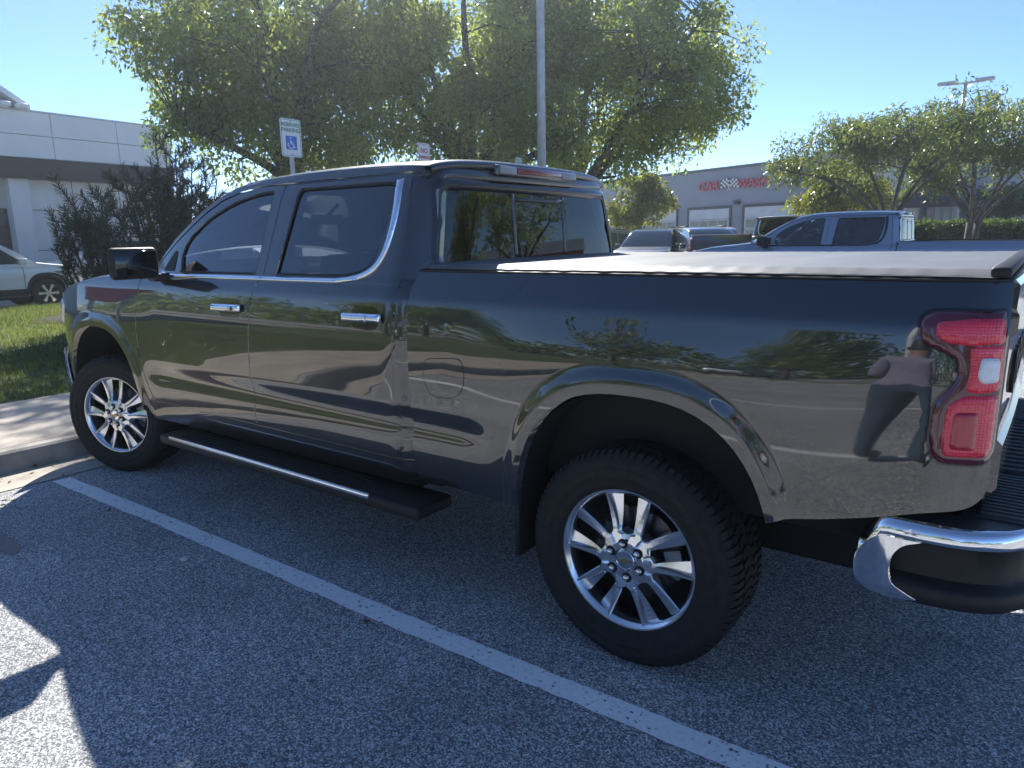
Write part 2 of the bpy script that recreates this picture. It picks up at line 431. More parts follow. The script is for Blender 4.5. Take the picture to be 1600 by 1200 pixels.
    cal.build('brake_caliper', M_RIMDARK, w)
    # tyre
    prof = [(.262, -.03), (.266, -.006), (.276, .008), (.283, .013), (.287, .018), (.291, .0165), (.318, .0265), (.322, .0295), (.330, .0295), (.334, .027), (.352, .0275), (.356, .0305), (.362, .0295), (.380, .020), (.396, .004), (.404, -.016), (.407, -.06), (.408, -.13), (.407, -.20), (.404, -.244), (.396, -.264), (.375, -.285), (.33, -.292), (.28, -.27), (.26, -.23)]
    ty = MB().lathe_y(prof, 96).build('tyre', M_RUBBER, w, True)
    tb = MB(); N = 84
    def blk(a0, a1, pts0, pts1):
        """lug between angles; pts = outer (r,o) list, inner base (r,o) list"""
        n = len(pts0); vv = []
        for a, sk in ((a0, 0), (a1, 0)):
            for r, o in pts0: vv.append((r*math.cos(a), -o, r*math.sin(a)))
            for r, o in pts1: vv.append((r*math.cos(a), -o, r*math.sin(a)))
        ff = []; m2 = 2*n
        for i in range(n-1): ff.append((i, i+1, m2+i+1, m2+i))
        for b in (0, m2):
            for i in range(n-1): ff.append((b+i, b+i+1, b+n+i+1, b+n+i))
        ff.append((0, n, m2+n, m2)); ff.append((n-1, 2*n-1, m2+2*n-1, m2+n-1))
        tb.add(vv, ff)
    for i in range(N):
        a = 2*math.pi*i/N; da = 2*math.pi/N
        big = i % 2
        o_in = -.062 if big else -.054
        sh = [(.389 if big else .393, .0135 if big else .0095), (.400, .0045), (.4125, -.010), (.4150, -.032), (.4158, o_in)]
        blk(a, a+da*.66, sh, [(r-.014, o-.006) for r, o in sh])
        sh2 = [(r, -.26-o) for r, o in sh]
        blk(a+da*.3, a+da*.96, sh2, [(r-.014, -.26-oo+.006) for (r, oo) in sh])
    N2 = 66
    for row, (oa, ob) in enumerate(((-.068, -.108), (-.113, -.147), (-.152, -.192))):
        for i in range(N2):
            a = 2*math.pi*(i+.33*row)/N2; da = 2*math.pi/N2; s2 = .35*da*(1 if row != 1 else -1)
            vv = []
            for r in (.400, .4162):
                vv += [(r*math.cos(q), -o, r*math.sin(q)) for q, o in ((a, oa), (a+da*.7, oa), (a+da*.7+s2, ob), (a+s2, ob))]
            tb.add(vv, [(4, 5, 6, 7), (0, 1, 5, 4), (1, 2, 6, 5), (2, 3, 7, 6), (3, 0, 4, 7)])
    t = tb.build('tread', M_RUBBER, w); t["kind"] = "stuff"
    return w

M_PAD = nmat('step_pad_rubber', (.045, .047, .05), (.06, .062, .066), 30, .6, .1)
M_BTOP = nmat('bumper_top_plastic', (.022, .023, .025), (.03, .031, .033), 30, .5, .1)
def make_truck():
    T = thing('pickup_truck', 'black crew cab pickup with chrome trim and tonneau cover, parked closest', 'pickup')
    NG, G = .004, .0042
    ZB = 1.392
    for side in (-1, 1):
        st = .022 if side < 0 else .045
        # ---- bed side
        fr = [(-1.042, .52), (-1.042, 1.36), (-1.022, 1.42), (-1.015, 1.437)]
        rr = [(1.058, 1.437), (1.062, 1.30), (1.060, 1.0), (1.045, .90), (1.02, .835)]
        low = [(.95, .818), (.80, .772), (.66, .735), (.56, .715)]
        a0 = math.atan2(.715-AR[1], .50); arch = arch_line(AR, 1.0, R_(30), R_(171), 30)
        o = fr+fillet([rr[-2], (1.058, 1.0), (1.046, .838), (.95, .818), low[0]], [0, 0, .05, .02, 0], 6)[1:-1] if False else fr+rr[:2]+fillet([(1.062, 1.2), (1.056, .845), (.92, .812), (.80, .772), (.66, .735), (.56, .715)], [0, .09, .04, .04, .04, 0], 6)[1:]+[(.505, .69)]+arch[1:]+[(AR[0]-.50, .52)]
        bs = panel('bed_side', o, M_PAINT, T, YBED, side, st, 0, .05, rings=(AR, (1.01, 1.03, 1.05, 1.07, 1.08, 1.087, 1.094, 1.101, 1.108, 1.115, 1.122, 1.13, 1.138, 1.15, 1.16, 1.17, 1.185, 1.20, 1.24, 1.28, 1.32, 1.36), 110 if side < 0 else 50))
        # fuel door on the driver's side only: a groove ring and its flap
        if side < 0:
            fd = fillet([(-.945, 1.078), (-.742, 1.095), (-.722, 1.04), (-.735, .965), (-.79, .925), (-.90, .918), (-.95, .97)], .04)
            cx = sum(p[0] for p in fd)/len(fd); cz = sum(p[1] for p in fd)/len(fd)
            panel('fuel_door_gap', [(cx+(x-cx)*1.026, cz+(z-cz)*1.036) for x, z in fd], M_DARK, bs, Y, side, .03, .0008, .0)
            panel('fuel_door', fd, M_PAINT, bs, Y, side, .015, .0014, .001)
        # ---- tail light
        tl = fillet([(.868, 1.350), (.905, 1.366), (1.050, 1.366), (1.061, 1.30), (1.060, 1.0), (1.045, .962), (.93, .962), (.914, 1.03), (.918, 1.125), (.955, 1.172), (.966, 1.20), (.962, 1.238), (.940, 1.254), (.885, 1.274), (.868, 1.30)], [.03, .01, .005, 0, .01, .02, .03, .02, .03, .03, .02, .02, .03, .03, .02])
        cxx, czz = .98, 1.165
        panel('tail_light_seal', [(x+(-.007 if x < 1.03 else 0), z+(.006 if z > 1.3 else -.006 if z < 1.0 else 0)) for x, z in tl], M_GLOSSBLK, T, Y, side, .02, .0012, .0)
        L = panel('tail_light', tl, M_DKLENS, T, Y, side, .012, .003, .01, dome=.007, dome_r=.02)
        panel('upper_lens', fillet([(.905, 1.336), (.985, 1.347), (1.052, 1.348), (1.056, 1.285), (.99, 1.279), (.935, 1.284), (.908, 1.296)], .012), M_REDLENS, L, Y, side, .012, .0105, .004, dome=.004, dome_r=.012)
        panel('bar_lens', fillet([(.985, 1.275), (1.056, 1.282), (1.057, 1.165), (1.02, 1.155), (.985, 1.16), (.992, 1.215)], .012), M_REDLENS, L, Y, side, .012, .0102, .003, dome=.003, dome_r=.01)
        panel('lower_lens', fillet([(.950, 1.122), (.985, 1.15), (1.056, 1.152), (1.054, 1.01), (1.045, .985), (.950, .984), (.944, 1.03)], .014), M_REDLENS, L, Y, side, .012, .0105, .004, dome=.005, dome_r=.014)
        panel('lower_lens_core', fillet([(.968, 1.105), (1.020, 1.108), (1.020, 1.005), (.964, 1.005)], .012), pm('red_lens_inner', (.42, .008, .03), .25, 0, 1.0, .02), L, Y, side, .012, .0165, .003, dome=.003, dome_r=.02)
        panel('reverse_lens', fillet([(1.012, 1.250), (1.052, 1.248), (1.053, 1.185), (1.018, 1.182), (1.008, 1.20)], .012), M_WHLENS, L, Y, side, .012, .0145, .003, dome=.003, dome_r=.01)
        # ---- rear door, with window opening
        gR = [(-1.150, .60), (-1.146, .78), (-1.142, 1.0), (-1.142, 1.11), (-1.128, 1.30), (-1.128, 1.38), (-1.150, 1.60), (-1.172, 1.80), (-1.185, 1.862)]
        gF = [(-2.105, 1.862), (-2.112, 1.80), (-2.135, 1.41), (-2.165, 1.34), (-2.185, 1.29), (-2.214, 1.12), (-2.236, .93), (-2.236, .60)]
        rg = fillet([(-1.980, 1.838), (-2.035, 1.404), (-1.56, 1.404), (-1.43, 1.415), (-1.335, 1.452), (-1.300, 1.53), (-1.272, 1.70), (-1.278, 1.832)], [.03, .005, 0, .1, .06, .08, .1, .03], 6)
        rd = panel('rear_door', [(x+G, z) for x, z in gR and [(x-2*G, z) for x, z in gR]]+[(x+G, z) for x, z in gF], M_PAINT, T, Y, side, st, 0, .02, holes=[rg], hflange=.014)
        gl = panel('window_glass', [(-1.63+(x+1.63)*1.03, 1.62+(z-1.62)*1.03) for x, z in rg], M_PRIV, rd, Y, side, .05, -.013, 0)
        seal = panel('window_seal', [(-1.63+(x+1.63)*1.012, 1.62+(z-1.62)*1.02) for x, z in rg], M_PLASTIC, rd, Y, side, .03, -.006, 0, holes=[[(-1.63+(x+1.63)*.968, 1.62+(z-1.62)*.94) for x, z in rg]])
        # ---- front door
        fg = fillet([(-2.955, 1.404), (-2.990, 1.50), (-2.955, 1.585), (-2.79, 1.700), (-2.56, 1.788), (-2.33, 1.832), (-2.185, 1.838), (-2.205, 1.404)], [.02, .03, .06, .1, .1, .1, .02, .004], 5)
        gfen = [(-3.300, .60), (-3.345, .64), (-3.400, .765), (-3.424, .93), (-3.428, 1.047), (-3.405, 1.20), (-3.372, 1.342), (-3.350, 1.385)]
        atop = [(-3.24, 1.47), (-3.10, 1.565), (-2.95, 1.655), (-2.80, 1.738), (-2.65, 1.802), (-2.50, 1.838), (-2.33, 1.858)]
        fd_ = panel('front_door', [(x-G, z) for x, z in gF[::-1]][::-1]+[(x+G, z) for x, z in gfen]+atop, M_PAINT, T, Y, side, st, 0, .02, holes=[fg], hflange=.014)
        panel('window_glass', [(-2.56+(x+2.56)*1.03, 1.6+(z-1.6)*1.03) for x, z in fg], M_GLASS, fd_, Y, side, .05, -.013, 0)
        panel('window_seal', [(-2.56+(x+2.56)*1.012, 1.6+(z-1.6)*1.02) for x, z in fg], M_PLASTIC, fd_, Y, side, .03, -.006, 0, holes=[[(-2.56+(x+2.56)*.965, 1.6+(z-1.6)*.94) for x, z in fg]])
        panel('mirror_sail', fillet([(-3.185, 1.415), (-3.04, 1.415), (-3.045, 1.53), (-3.075, 1.53)], .015), M_PLASTIC, fd_, Y, side, .03, .004, .004)
        # ---- handles
        for (hx0, hx1, hz, dr) in ((-2.525, -2.262, 1.232, fd_), (-1.440, -1.192, 1.234, rd)):
            zc = hz; Hc = fillet([(hx0, zc+.017), (hx1, zc+.020), (hx1, zc-.018), (hx0, zc-.019)], .008)
            panel('handle_cup', fillet([(hx0+.04, zc+.05), (hx1-.03, zc+.05), (hx1-.03, zc-.055), (hx0+.04, zc-.055)], .045, 6), M_GLOSSBLK, dr, Y, side, .03, .0008, 0)
            panel('handle', Hc, M_CHROME, dr, Y, side, .01, .026, .014, dome=.009, dome_r=.016)
            panel('handle_split', [(hx1-.078, zc+.0175), (hx1-.075, zc+.0175), (hx1-.075, zc-.0175), (hx1-.078, zc-.0175)], M_DARK, dr, Y, side, .01, .0355, 0)
            if dr is fd_: panel('lock_cap', fillet([(hx1-.062, zc+.010), (hx1-.035, zc+.010), (hx1-.035, zc-.010), (hx1-.062, zc-.010)], .006), M_DISC, dr, Y, side, .01, .0358, 0)
        # ---- chrome around the windows
        ch = spl([(-3.20, 1.400), (-3.12, 1.393), (-2.98, 1.3915)], 4)[:-1]+[(-2.98, 1.3915), (-2.142, 1.391)]
        panel('belt_moulding', ribbon(rs(ch, .04, False), .019), M_CHROME, fd_, Y, side, .012, .006, .008, dome=.005, dome_r=.009)
        c2 = [(-2.132, 1.391), (-1.56, 1.391)]+spl([(-1.52, 1.393), (-1.40, 1.409), (-1.310, 1.447), (-1.262, 1.52), (-1.243, 1.62), (-1.240, 1.72), (-1.252, 1.838)], 6)
        c2 = rs(c2, .03, False); ww = [.019 if x < -1.5 else lerp(.019, .030, sst(-1.5, -1.28, x)) if z < 1.5 else lerp(.030, .042, sst(1.5, 1.8, z)) for x, z in c2]
        panel('window_moulding', ribbon(c2, ww), M_CHROME, rd, Y, side, .012, .006, .008, dome=.005, dome_r=.010)
        # ---- rear pillar of the cab
        pil = [(-1.150+G, .60), (-1.146+G, .78), (-1.142+G, 1.0), (-1.142+G, 1.11), (-1.128+G, 1.30), (-1.128+G, 1.38), (-1.150+G, 1.60), (-1.172+G, 1.80), (-1.185+G, 1.862), (-1.092, 1.852), (-1.086, 1.80), (-1.070, 1.60), (-1.060, 1.42), (-1.064, 1.30), (-1.066, .60)]
        panel('cab_pillar', pil, M_PAINT, T, Y, side, .02 if side < 0 else .04, 0, .02)
        for zz in (1.215, .885): panel('pillar_bolt', [(-1.095+.012*math.cos(t*math.pi/4), zz+.012*math.sin(t*math.pi/4)) for t in range(8)], M_DISC, T, Y, side, .02, .004, .004)
        # ---- A pillar and roof rail above the doors
        up = [(-3.300, 1.452), (-3.14, 1.575), (-2.98, 1.675), (-2.82, 1.765), (-2.66, 1.838), (-2.52, 1.872), (-2.33, 1.893), (-2.0, 1.905), (-1.6, 1.905), (-1.3, 1.897), (-1.095, 1.882)]
        dn = [(-1.092, 1.852+G*2), (-1.185, 1.862+G*2), (-2.105, 1.862+G*2), (-2.33, 1.858+G*2)]+[(x-.004, z+G*2) for x, z in atop[::-1][1:]]+[(-3.36, 1.388+G)]
        RAIL = [(-3.42, 1.415)]+up
        panel('roof_rail', [(-3.42, 1.40)]+up+dn, M_PAINT, T, Y, side, .02 if side < 0 else .04, 0, .0)
        # ---- front fender
        top = [(-3.372-G*2, 1.342), (-3.355-G*2, 1.392), (-3.45, 1.392), (-3.7, 1.372), (-4.0, 1.345), (-4.3, 1.30), (-4.55, 1.24), (-4.70, 1.185), (-4.78, 1.10)]
        nose = [(-4.80, .95), (-4.78, .80), (-4.74, .62)]
        ar = arch_line(AF, 1.0, R_(12), R_(160), 30)
        ffn = [(x-G*1, z) for x, z in gfen[::-1]][1:]
        o = ffn[::-1][1:]+top+nose+[(-4.455, .62)]+ar[::-1][1:]+[(-3.47, .56), (-3.35, .56)]
        panel('front_fender', o, M_PAINT, T, Y, side, st, 0, .05, rings=(AF, (1.01, 1.03, 1.05, 1.07, 1.08, 1.087, 1.094, 1.101, 1.108, 1.115, 1.122, 1.13, 1.138, 1.15, 1.16, 1.17, 1.185, 1.20, 1.24, 1.28, 1.32, 1.36), 110 if side < 0 else 50))
        # ---- rocker panel below the doors
        panel('rocker_panel', [(-3.44, .595), (-1.05, .595), (-1.05, .47), (-3.40, .47)], M_PAINT, T, Y, side, .03, -.003, .05)
        # ---- liners of the wheel openings
        for A in (AR, AF):
            al = arch_line(A, .985, R_(34 if A is AR else 14), R_(172 if A is AR else 160), 30); v = []; f = []
            for i, (x, z) in enumerate(al):
                for yy in (.98, .70, .45): v.append((x, side*yy, z))
            for i in range(len(al)-1):
                for k in range(2): f.append((i*3+k, i*3+k+1, i*3+k+4, i*3+k+3))
            n0 = len(v); f.append(tuple(i*3+2 for i in range(len(al))))
            mesh_obj('wheel_liner', v, f, M_DARK, T, True)
        # ---- running board
        rb = rbox('running_board', -3.14, -.945, *(sorted((side*1.075, side*.84))), .372, .432, M_PLASTIC, T, .018, 3)
        rbox('chrome_strip', -3.02, -1.255, *(sorted((side*1.0785, side*1.060))), .412, .4385, M_CHROME, rb, .006, 2)
        for kk in range(5): MB().box(-2.95, -1.35, *sorted((side*(.88+.033*kk), side*(.90+.033*kk))), .431, .4355).build('tread_rib', M_RUBBER, rb)
        for bx_ in (-2.9, -2.05, -1.2):
            MB().tube([(bx_, side*.70, .44), (bx_, side*.85, .41)], .025, 8).build('bracket', M_DARK, rb)
        # ---- mud guard ahead of the rear wheel
        rbox('mud_guard', -.50, -.475, *sorted((side*.97, side*.74)), .30, .62, M_PLASTIC, T, .005, 1)
        # ---- mirror
        mh = MB()
        sec = [(-3.235, .86), (-3.17, .98), (-3.09, 1.0), (-3.055, .97)]
        y0, y1, z0, z1 = .985, 1.262, 1.375, 1.555
        for xx, sc in sec:
            pass
        mm = rbox('mirror', -3.20, -3.06, *sorted((side*y0, side*y1)), z0, z1, M_PLASTIC, T, .030, 4)
        for vv in mm.data.vertices:
            if vv.co.x < -3.13:
                vv.co.y = side*(lerp(.99, abs(vv.co.y), .80)); vv.co.z = 1.46+(vv.co.z-1.46)*.82
        cap = rbox('mirror_cap', -3.198, -3.150, *sorted((side*(y0+.01), side*(y1+.004))), z0+.075, z1+.004, M_CHROME, mm, .03, 4)
        for vv in cap.data.vertices:
            if vv.co.x < -3.15: vv.co.y = side*(lerp(.99, abs(vv.co.y), .82)); vv.co.z = 1.46+(vv.co.z-1.46)*.85
        rbox('mirror_glass', -3.062, -3.056, *sorted((side*(y0+.022), side*(y1-.022))), z0+.022, z1-.02, pm('mirror_face', (.06, .065, .07), .03, 1.0), mm, .002, 1)
        rbox('mirror_arm', -3.16, -3.07, *sorted((side*.90, side*1.02)), 1.355, 1.40, M_PLASTIC, mm, .012, 2)
        # ---- headlight
        panel('headlight', fillet([(-4.60, 1.20), (-4.74, 1.14), (-4.785, 1.06), (-4.785, .98), (-4.66, 1.02), (-4.52, 1.16)], .02), M_WHLENS, T, Y, side, .02, .004, .01, dome=.006, dome_r=.02)
        rbox('tail_pillar', .90, 1.052, *sorted((side*.822, side*.885)), .835, 1.425, M_PAINT, T, .012, 2)
        # ---- rail cap, aluminium rail of the cover
        v = []; f = []
        xs = [-1.02+2.075*i/40 for i in range(41)]
        for x in xs:
            w = Y(x, 1.437); sc = 1.
            for (dy, z) in ((-.001, 1.4372), (.004, 1.4395), (.004, 1.444), (-.010, 1.4485), (-.06, 1.4485), (-.06, 1.42)): v.append((x, side*(w+dy*sc), z))
        for i in range(40):
            for k in range(5): f.append((i*6+k, i*6+k+1, i*6+k+7, i*6+k+6))
        smooth_angle(mesh_obj('bed_rail_cap', v, f, M_PLASTIC, T), 50)
        rbox('cover_rail', -.97, 1.02, *sorted((side*.885, side*.905)), 1.448, 1.4545, pm('aluminium_rail', (.75, .75, .76), .3, 1.0), T, .0015, 1)
    # ---- surfaces from side to side
    roofl = RAIL[7-1:] if False else [(-2.66, 1.838), (-2.52, 1.872), (-2.33, 1.893), (-2.0, 1.905), (-1.6, 1.905), (-1.3, 1.897), (-1.095, 1.882)]
    roofl = spl(roofl, 4)
    rf = strip('roof', roofl, M_PAINT, T, Y, .05, 3.2, 1.9, 41)
    wsl = spl([(-3.42, 1.415), (-3.30, 1.452), (-3.14, 1.575), (-2.98, 1.675), (-2.82, 1.765), (-2.66, 1.838)], 4)
    ws = strip('windshield', wsl, M_CLEAR, T, Y, [lerp(.12, .05, i/(len(wsl)-1)) for i in range(len(wsl))], 2.2, 1.3, 31, t0=-.88, t1=.88)
    for s in (-1, 1): strip('a_pillar', wsl, M_PAINT, T, Y, [lerp(.12, .05, i/(len(wsl)-1)) for i in range(len(wsl))], 2.2, 1.3, 6, t0=.87*s, t1=1*s, off=.002)
    MB().tube([(-2.62, 0, 1.80), (-2.72, 0, 1.74)], .012).build('mirror_stalk', M_DARK, T)
    rbox('rear_view_mirror', -2.745, -2.72, -.13, .13, 1.675, 1.745, M_PLASTIC, T, .02, 2)
    # ---- back wall of the cab with its window
    bw = [(-1.058, 1.40), (-1.060, 1.43), (-1.066, 1.52), (-1.074, 1.64), (-1.084, 1.76), (-1.092, 1.852), (-1.095, 1.882)]
    def wallx(z):
        for (xa, za), (xb, zb) in zip(bw, bw[1:]):
            if z <= zb: return xa+(xb-xa)*(z-za)/(zb-za)
        return bw[-1][0]
    def backpanel(name, outl, mat, parent, off, holes=(), step=.05, flange=.006, hf=.004):
        """panel on the back wall, outline in (y, z)"""
        YFb = lambda y, z: wallx(z)+.050*math.sqrt(max(0, 1-min(1, abs(y)/(Y(wallx(z), z)+.001))**5))+off
        o = panel(name, outl, mat, parent, YFb, 1, step, 0, flange, holes=holes, hflange=hf)
        me = o.data
        for vv in me.vertices: a, b, c = vv.co; vv.co = (b, a, c)
        me.normals_split_custom_set_from_vertices([(0, 0, 0)]*len(me.vertices))
        bm = bmesh.new(); bm.from_mesh(me); bmesh.ops.reverse_faces(bm, faces=bm.faces); bm.to_mesh(me); bm.free(); me.update()
        return o
    wall_o = [(-Y(wallx(z), z), z) for x, z in bw]+[(Y(wallx(z), z), z) for x, z in bw[::-1]]
    rw = fillet([(-.80, 1.43), (-.72, 1.825), (.72, 1.825), (.80, 1.43)], .05)
    back = backpanel('cab_back', wall_o, M_PAINT, T, 0, holes=[rw], step=.035, hf=.002)
    bg_ = backpanel('rear_window', [(y*1.035, 1.63+(z-1.63)*1.06) for y, z in rw], M_GLOSSBLK, T, .0015, holes=[fillet([(-.76, 1.465), (-.69, 1.785), (.69, 1.785), (.76, 1.465)], .03)])
    for (ya, yb) in ((-.77, -.235), (-.215, .215), (.235, .77)):
        backpanel('pane', [(ya, 1.45), (ya*.93 if abs(ya) > .5 else ya, 1.80), (yb*.93 if abs(yb) > .5 else yb, 1.80), (yb, 1.45)], M_REARG, bg_, -.003, flange=0)
    for yc in (-.225, .225): backpanel('divider', [(yc-.012, 1.45), (yc-.012, 1.80), (yc+.012, 1.80), (yc+.012, 1.45)], M_GLOSSBLK, bg_, .0005)
    backpanel('slider_header', [(-.215, 1.745), (-.215, 1.765), (.215, 1.765), (.215, 1.745)], M_GLOSSBLK, bg_, .0005)
    # roof edge spoiler with cargo lamps and brake light
    v = []; f = []; ny = 41
    sec = [(-1.130, .003), (-1.098, .001), (-1.074, -.006), (-1.062, -.017), (-1.062, -.036), (-1.085, -.048)]
    for i in range(ny):
        t = -1+2*i/(ny-1); y = t*.752; q = .05*(max(0, 1-abs(t*.985)**3.2))**(1/1.9)
        for x, dz in sec: v.append((x+.028*(1-t*t)-.02*abs(t)**6, y, 1.8845+q+dz))
    for i in range(ny-1):
        for k in range(5): f.append((i*6+k, i*6+k+1, i*6+k+7, i*6+k+6))
    sp = mesh_obj('roof_spoiler', v, f, M_PAINT, T, True)
    lamp = rbox('brake_light', -1.032, -1.018, -.20, .20, 1.878, 1.907, pm('dark_red_lens', (.20, .012, .02), .15, 0, 1.), T, .006, 2)
    for ya, yb in ((-.335, -.205), (.205, .335)): rbox('cargo_lamp', -1.032, -1.019, ya, yb, 1.872, 1.908, pm('frosted_lens', (.34, .34, .36), .3), lamp, .008, 2)
    rbox('lamp_housing', -1.07, -1.026, -.36, .36, 1.862, 1.914, M_PAINT, lamp, .01, 2)
    # ---- hood, nose
    hl = spl([(-3.42, 1.405), (-3.55, 1.392), (-3.7, 1.372), (-4.0, 1.345), (-4.3, 1.30), (-4.55, 1.24), (-4.70, 1.185)], 4)
    strip('hood', hl[::-1], M_PAINT, T, Y, .055, 4, 2, 41)
    nl = spl([(-4.70, 1.185), (-4.78, 1.10), (-4.80, .95), (-4.78, .80), (-4.74, .62)], 3)
    strip('grille', nl[::-1], M_GLOSSBLK, T, Y, .10, 3, 1.6, 31)
    fb = strip('front_bumper', spl([(-4.82, .80), (-4.835, .72), (-4.82, .60), (-4.78, .48)], 3)[::-1], M_CHROME, T, lambda x, z: .90, .14, 3.5, 1.8, 31)
    for kz in (.92, 1.02, 1.12): strip('grille_bar', [(-4.815, kz-.02), (-4.83, kz), (-4.815, kz+.02)], M_CHROME, T, lambda x, z: .70, .10, 3, 1.6, 21)
    rbox('emblem', -4.945, -4.925, -.12, .12, .99, 1.05, M_GOLD, T, .01, 2)
    # ---- tailgate
    tg = MB(); prof = [(1.030, 1.442), (1.058, 1.440), (1.070, 1.425), (1.068, 1.36), (1.076, 1.345), (1.076, 1.30), (1.062, 1.285), (1.060, 1.0), (1.074, .985), (1.072, .86), (1.055, .835), (1.02, .83)]
    ys = [-.815, -.81]+[-.80+1.6*i/16 for i in range(17)]+[.81, .815]; v = []; f = []; K = len(prof)
    for i, y in enumerate(ys):
        s = .985 if i in (0, len(ys)-1) else 1
        for x, z in prof: v.append((1.03+(x-1.03)*(.3 if s < 1 else 1)+.012*(1-(y/.815)**2), y, z))
    for i in range(len(ys)-1):
        for k in range(K-1): f.append((i*K+k, (i+1)*K+k, (i+1)*K+k+1, i*K+k+1))
    tgo = mesh_obj('tailgate', v, f, M_PAINT, T); smooth_angle(tgo, 20)
    text_obj('lettering', 'CHEVROLET', .19, M_PLASTIC, tgo, Matrix.Translation((1.072, 0, 1.14)) @ Matrix.Rotation(R_(90), 4, 'Z') @ Matrix.Rotation(R_(90), 4, 'X') @ Matrix.Scale(1.12, 4, (1, 0, 0)), .004, bold=.004)
    rbox('tailgate_handle', 1.078, 1.092, -.13, .13, 1.30, 1.35, M_PLASTIC, tgo, .006, 2)
    rbox('bed_shell', -1.02, 1.03, -.80, .80, .62, 1.40, M_DARK, T, .01, 1)
    # ---- soft tonneau cover
    nx, ny = 301, 41; v = []; f = []; rnd = random.Random(5)
    rip = [rnd.uniform(.4, 1) for _ in range(60)]
    for i in range(nx):
        x = -1.00+2.015*i/(nx-1)
        for j in range(ny):
            t = -1+2*j/(ny-1); t = math.copysign(abs(t)**.6, t); y = t*.912; e = abs(t)
            bow = .0035*math.sin((x+1)/2.015*math.pi*4)**2
            z = 1.4745-.004*e*e-bow*(1-e**4)
            a = x/.085; k = int(math.floor(a)) % 60; fr_ = a-math.floor(a)
            r_ = (.5-.5*math.cos(2*math.pi*fr_))**.7*rip[k]
            if e > .965: z -= .0165*((e-.965)/.035)**1.3+.0075*r_*max(0, 1-((e-.984)/.018)**2)
            elif e > .90: z -= .0022*r_*(e-.90)/.065
            v.append((x, y+math.copysign(.005*r_*max(0, (e-.95)/.05), t), z))
    for i in range(nx-1):
        for j in range(ny-1): f.append((i*ny+j, (i+1)*ny+j, (i+1)*ny+j+1, i*ny+j+1))
    vin = nmat('tonneau_vinyl', (.10, .10, .102), (.13, .129, .128), 6, .50, .25, bscale=420, bdist=.0006, spec=.8)
    mesh_obj('tonneau_cover', v, f, vin, T, True)
    e = MB()
    tb_ = rbox('cover_end_bar', 1.005, 1.052, -.912, .912, 1.449, 1.4765, M_PLASTIC, T, .008, 2)
    # ---- rear bumper
    def bump_line(inset, front=.765):
        pts = [(front, .985-inset), (.86, 1.010-inset), (1.00, 1.005-inset), (1.085, .975-inset), (1.15-inset*.4, .915-inset*.6), (1.205-inset*.8, .80), (1.235-inset, .55), (1.255-inset, .25), (1.26-inset, 0)]
        h = spl(pts, 6); return [(x, -y) for x, y in h]+[(x, y) for x, y in h[::-1][1:]]
    def bump_shell(name, z_prof, mat, parent, lo=0, hi=None):
        rows = [[(x, y, z+zo(x)) for x, y in bump_line(ins)[lo:hi]] for z, ins, zo in z_prof]
        v = []; f = []; n = len(rows[0])
        for r in rows: v += r
        for i in range(len(rows)-1):
            for k in range(n-1): f.append((i*n+k, i*n+k+1, (i+1)*n+k+1, (i+1)*n+k))
        o = mesh_obj(name, v, f, mat, parent); bm = bmesh.new(); bm.from_mesh(o.data); bmesh.ops.recalc_face_normals(bm, faces=bm.faces); bm.to_mesh(o.data); bm.free()
        smooth_angle(o, 45); return o
    dip = lambda x: -.085*(1-sst(.765, .83, x))
    z0_ = lambda x: 0.
    rbm = bump_shell('rear_bumper', [(.730, .016, dip), (.733, .004, dip), (.738, .0005, dip), (.757, .0025, dip), (.773, .009, dip), (.781, .017, dip), (.784, .026, dip), (.7845, .034, dip)], M_CHROME, T)
    n_l = len(bump_line(0))
    # C-shaped chrome end on each flank
    fl_ = sorted((x, abs(y)) for x, y in bump_line(0)[:len(bump_line(0))//2] if x < 1.12)
    def YB(x, z):
        y = float(np.interp(x, [q[0] for q in fl_], [q[1] for q in fl_])); return y-.9*max(0, .585-z)**1.6-.10*max(0, .79-x)**1.5
    ce = fillet([(.757, .650), (.778, .688), (.803, .718), (.832, .734), (.925, .734), (.880, .716), (.856, .68), (.850, .63), (.860, .594), (.925, .562), (.88, .553), (.80, .553), (.768, .566), (.757, .60)], [.02, .02, .02, .02, 0, .03, .03, .03, .03, 0, .01, .03, .02, .03], 4)
    for s in (-1, 1): panel('bumper_end', ce, M_CHROME, rbm, YB, s, .010, .002, .02)
    bump_shell('corner_step', [(.736, .008, z0_), (.728, .030, z0_), (.715, .046, z0_), (.66, .050, z0_), (.622, .046, z0_), (.612, .030, z0_), (.606, .012, z0_), (.596, .004, z0_), (.572, .003, z0_), (.552, .012, z0_), (.542, .03, z0_), (.54, .08, z0_)], M_PLASTIC, rbm, 5, n_l-5)
    # top shelf with ribbed pads
    bl = bump_line(.03); v = [(x, y, .7845+dip(x)) for x, y in bl]+[(min(x, 1.0), y*.9, .7845+dip(x)) for x, y in bl]; n = len(bl)
    mesh_obj('bumper_top', v, [(k, k+1, n+k+1, n+k) for k in range(n-1)], M_BTOP, rbm)
    for (ya, yb) in ((-.93, -.42), (-.38, .38), (.42, .93)):
        pad = rbox('step_pad', 1.035, 1.17 if abs(ya) > .9 or abs(yb) > .9 else 1.215, ya if ya > -.9 else -.86, yb if yb < .9 else .86, .783, .791, M_PAD, rbm, .003, 1)
        nr = 14; yy0 = max(ya, -.86)+.02; yy1 = min(yb, .86)-.02
        for k in range(nr):
            y = yy0+(yy1-yy0)*k/(nr-1)
            MB().box(1.045, 1.16 if abs(ya) > .9 or abs(yb) > .9 else 1.205, y-.007, y+.007, .790, .7965).build('pad_rib', M_PAD, rbm)
    rbox('licence_recess', 1.22, 1.262, -.17, .17, .60, .74, M_PLASTIC, rbm, .01, 1)
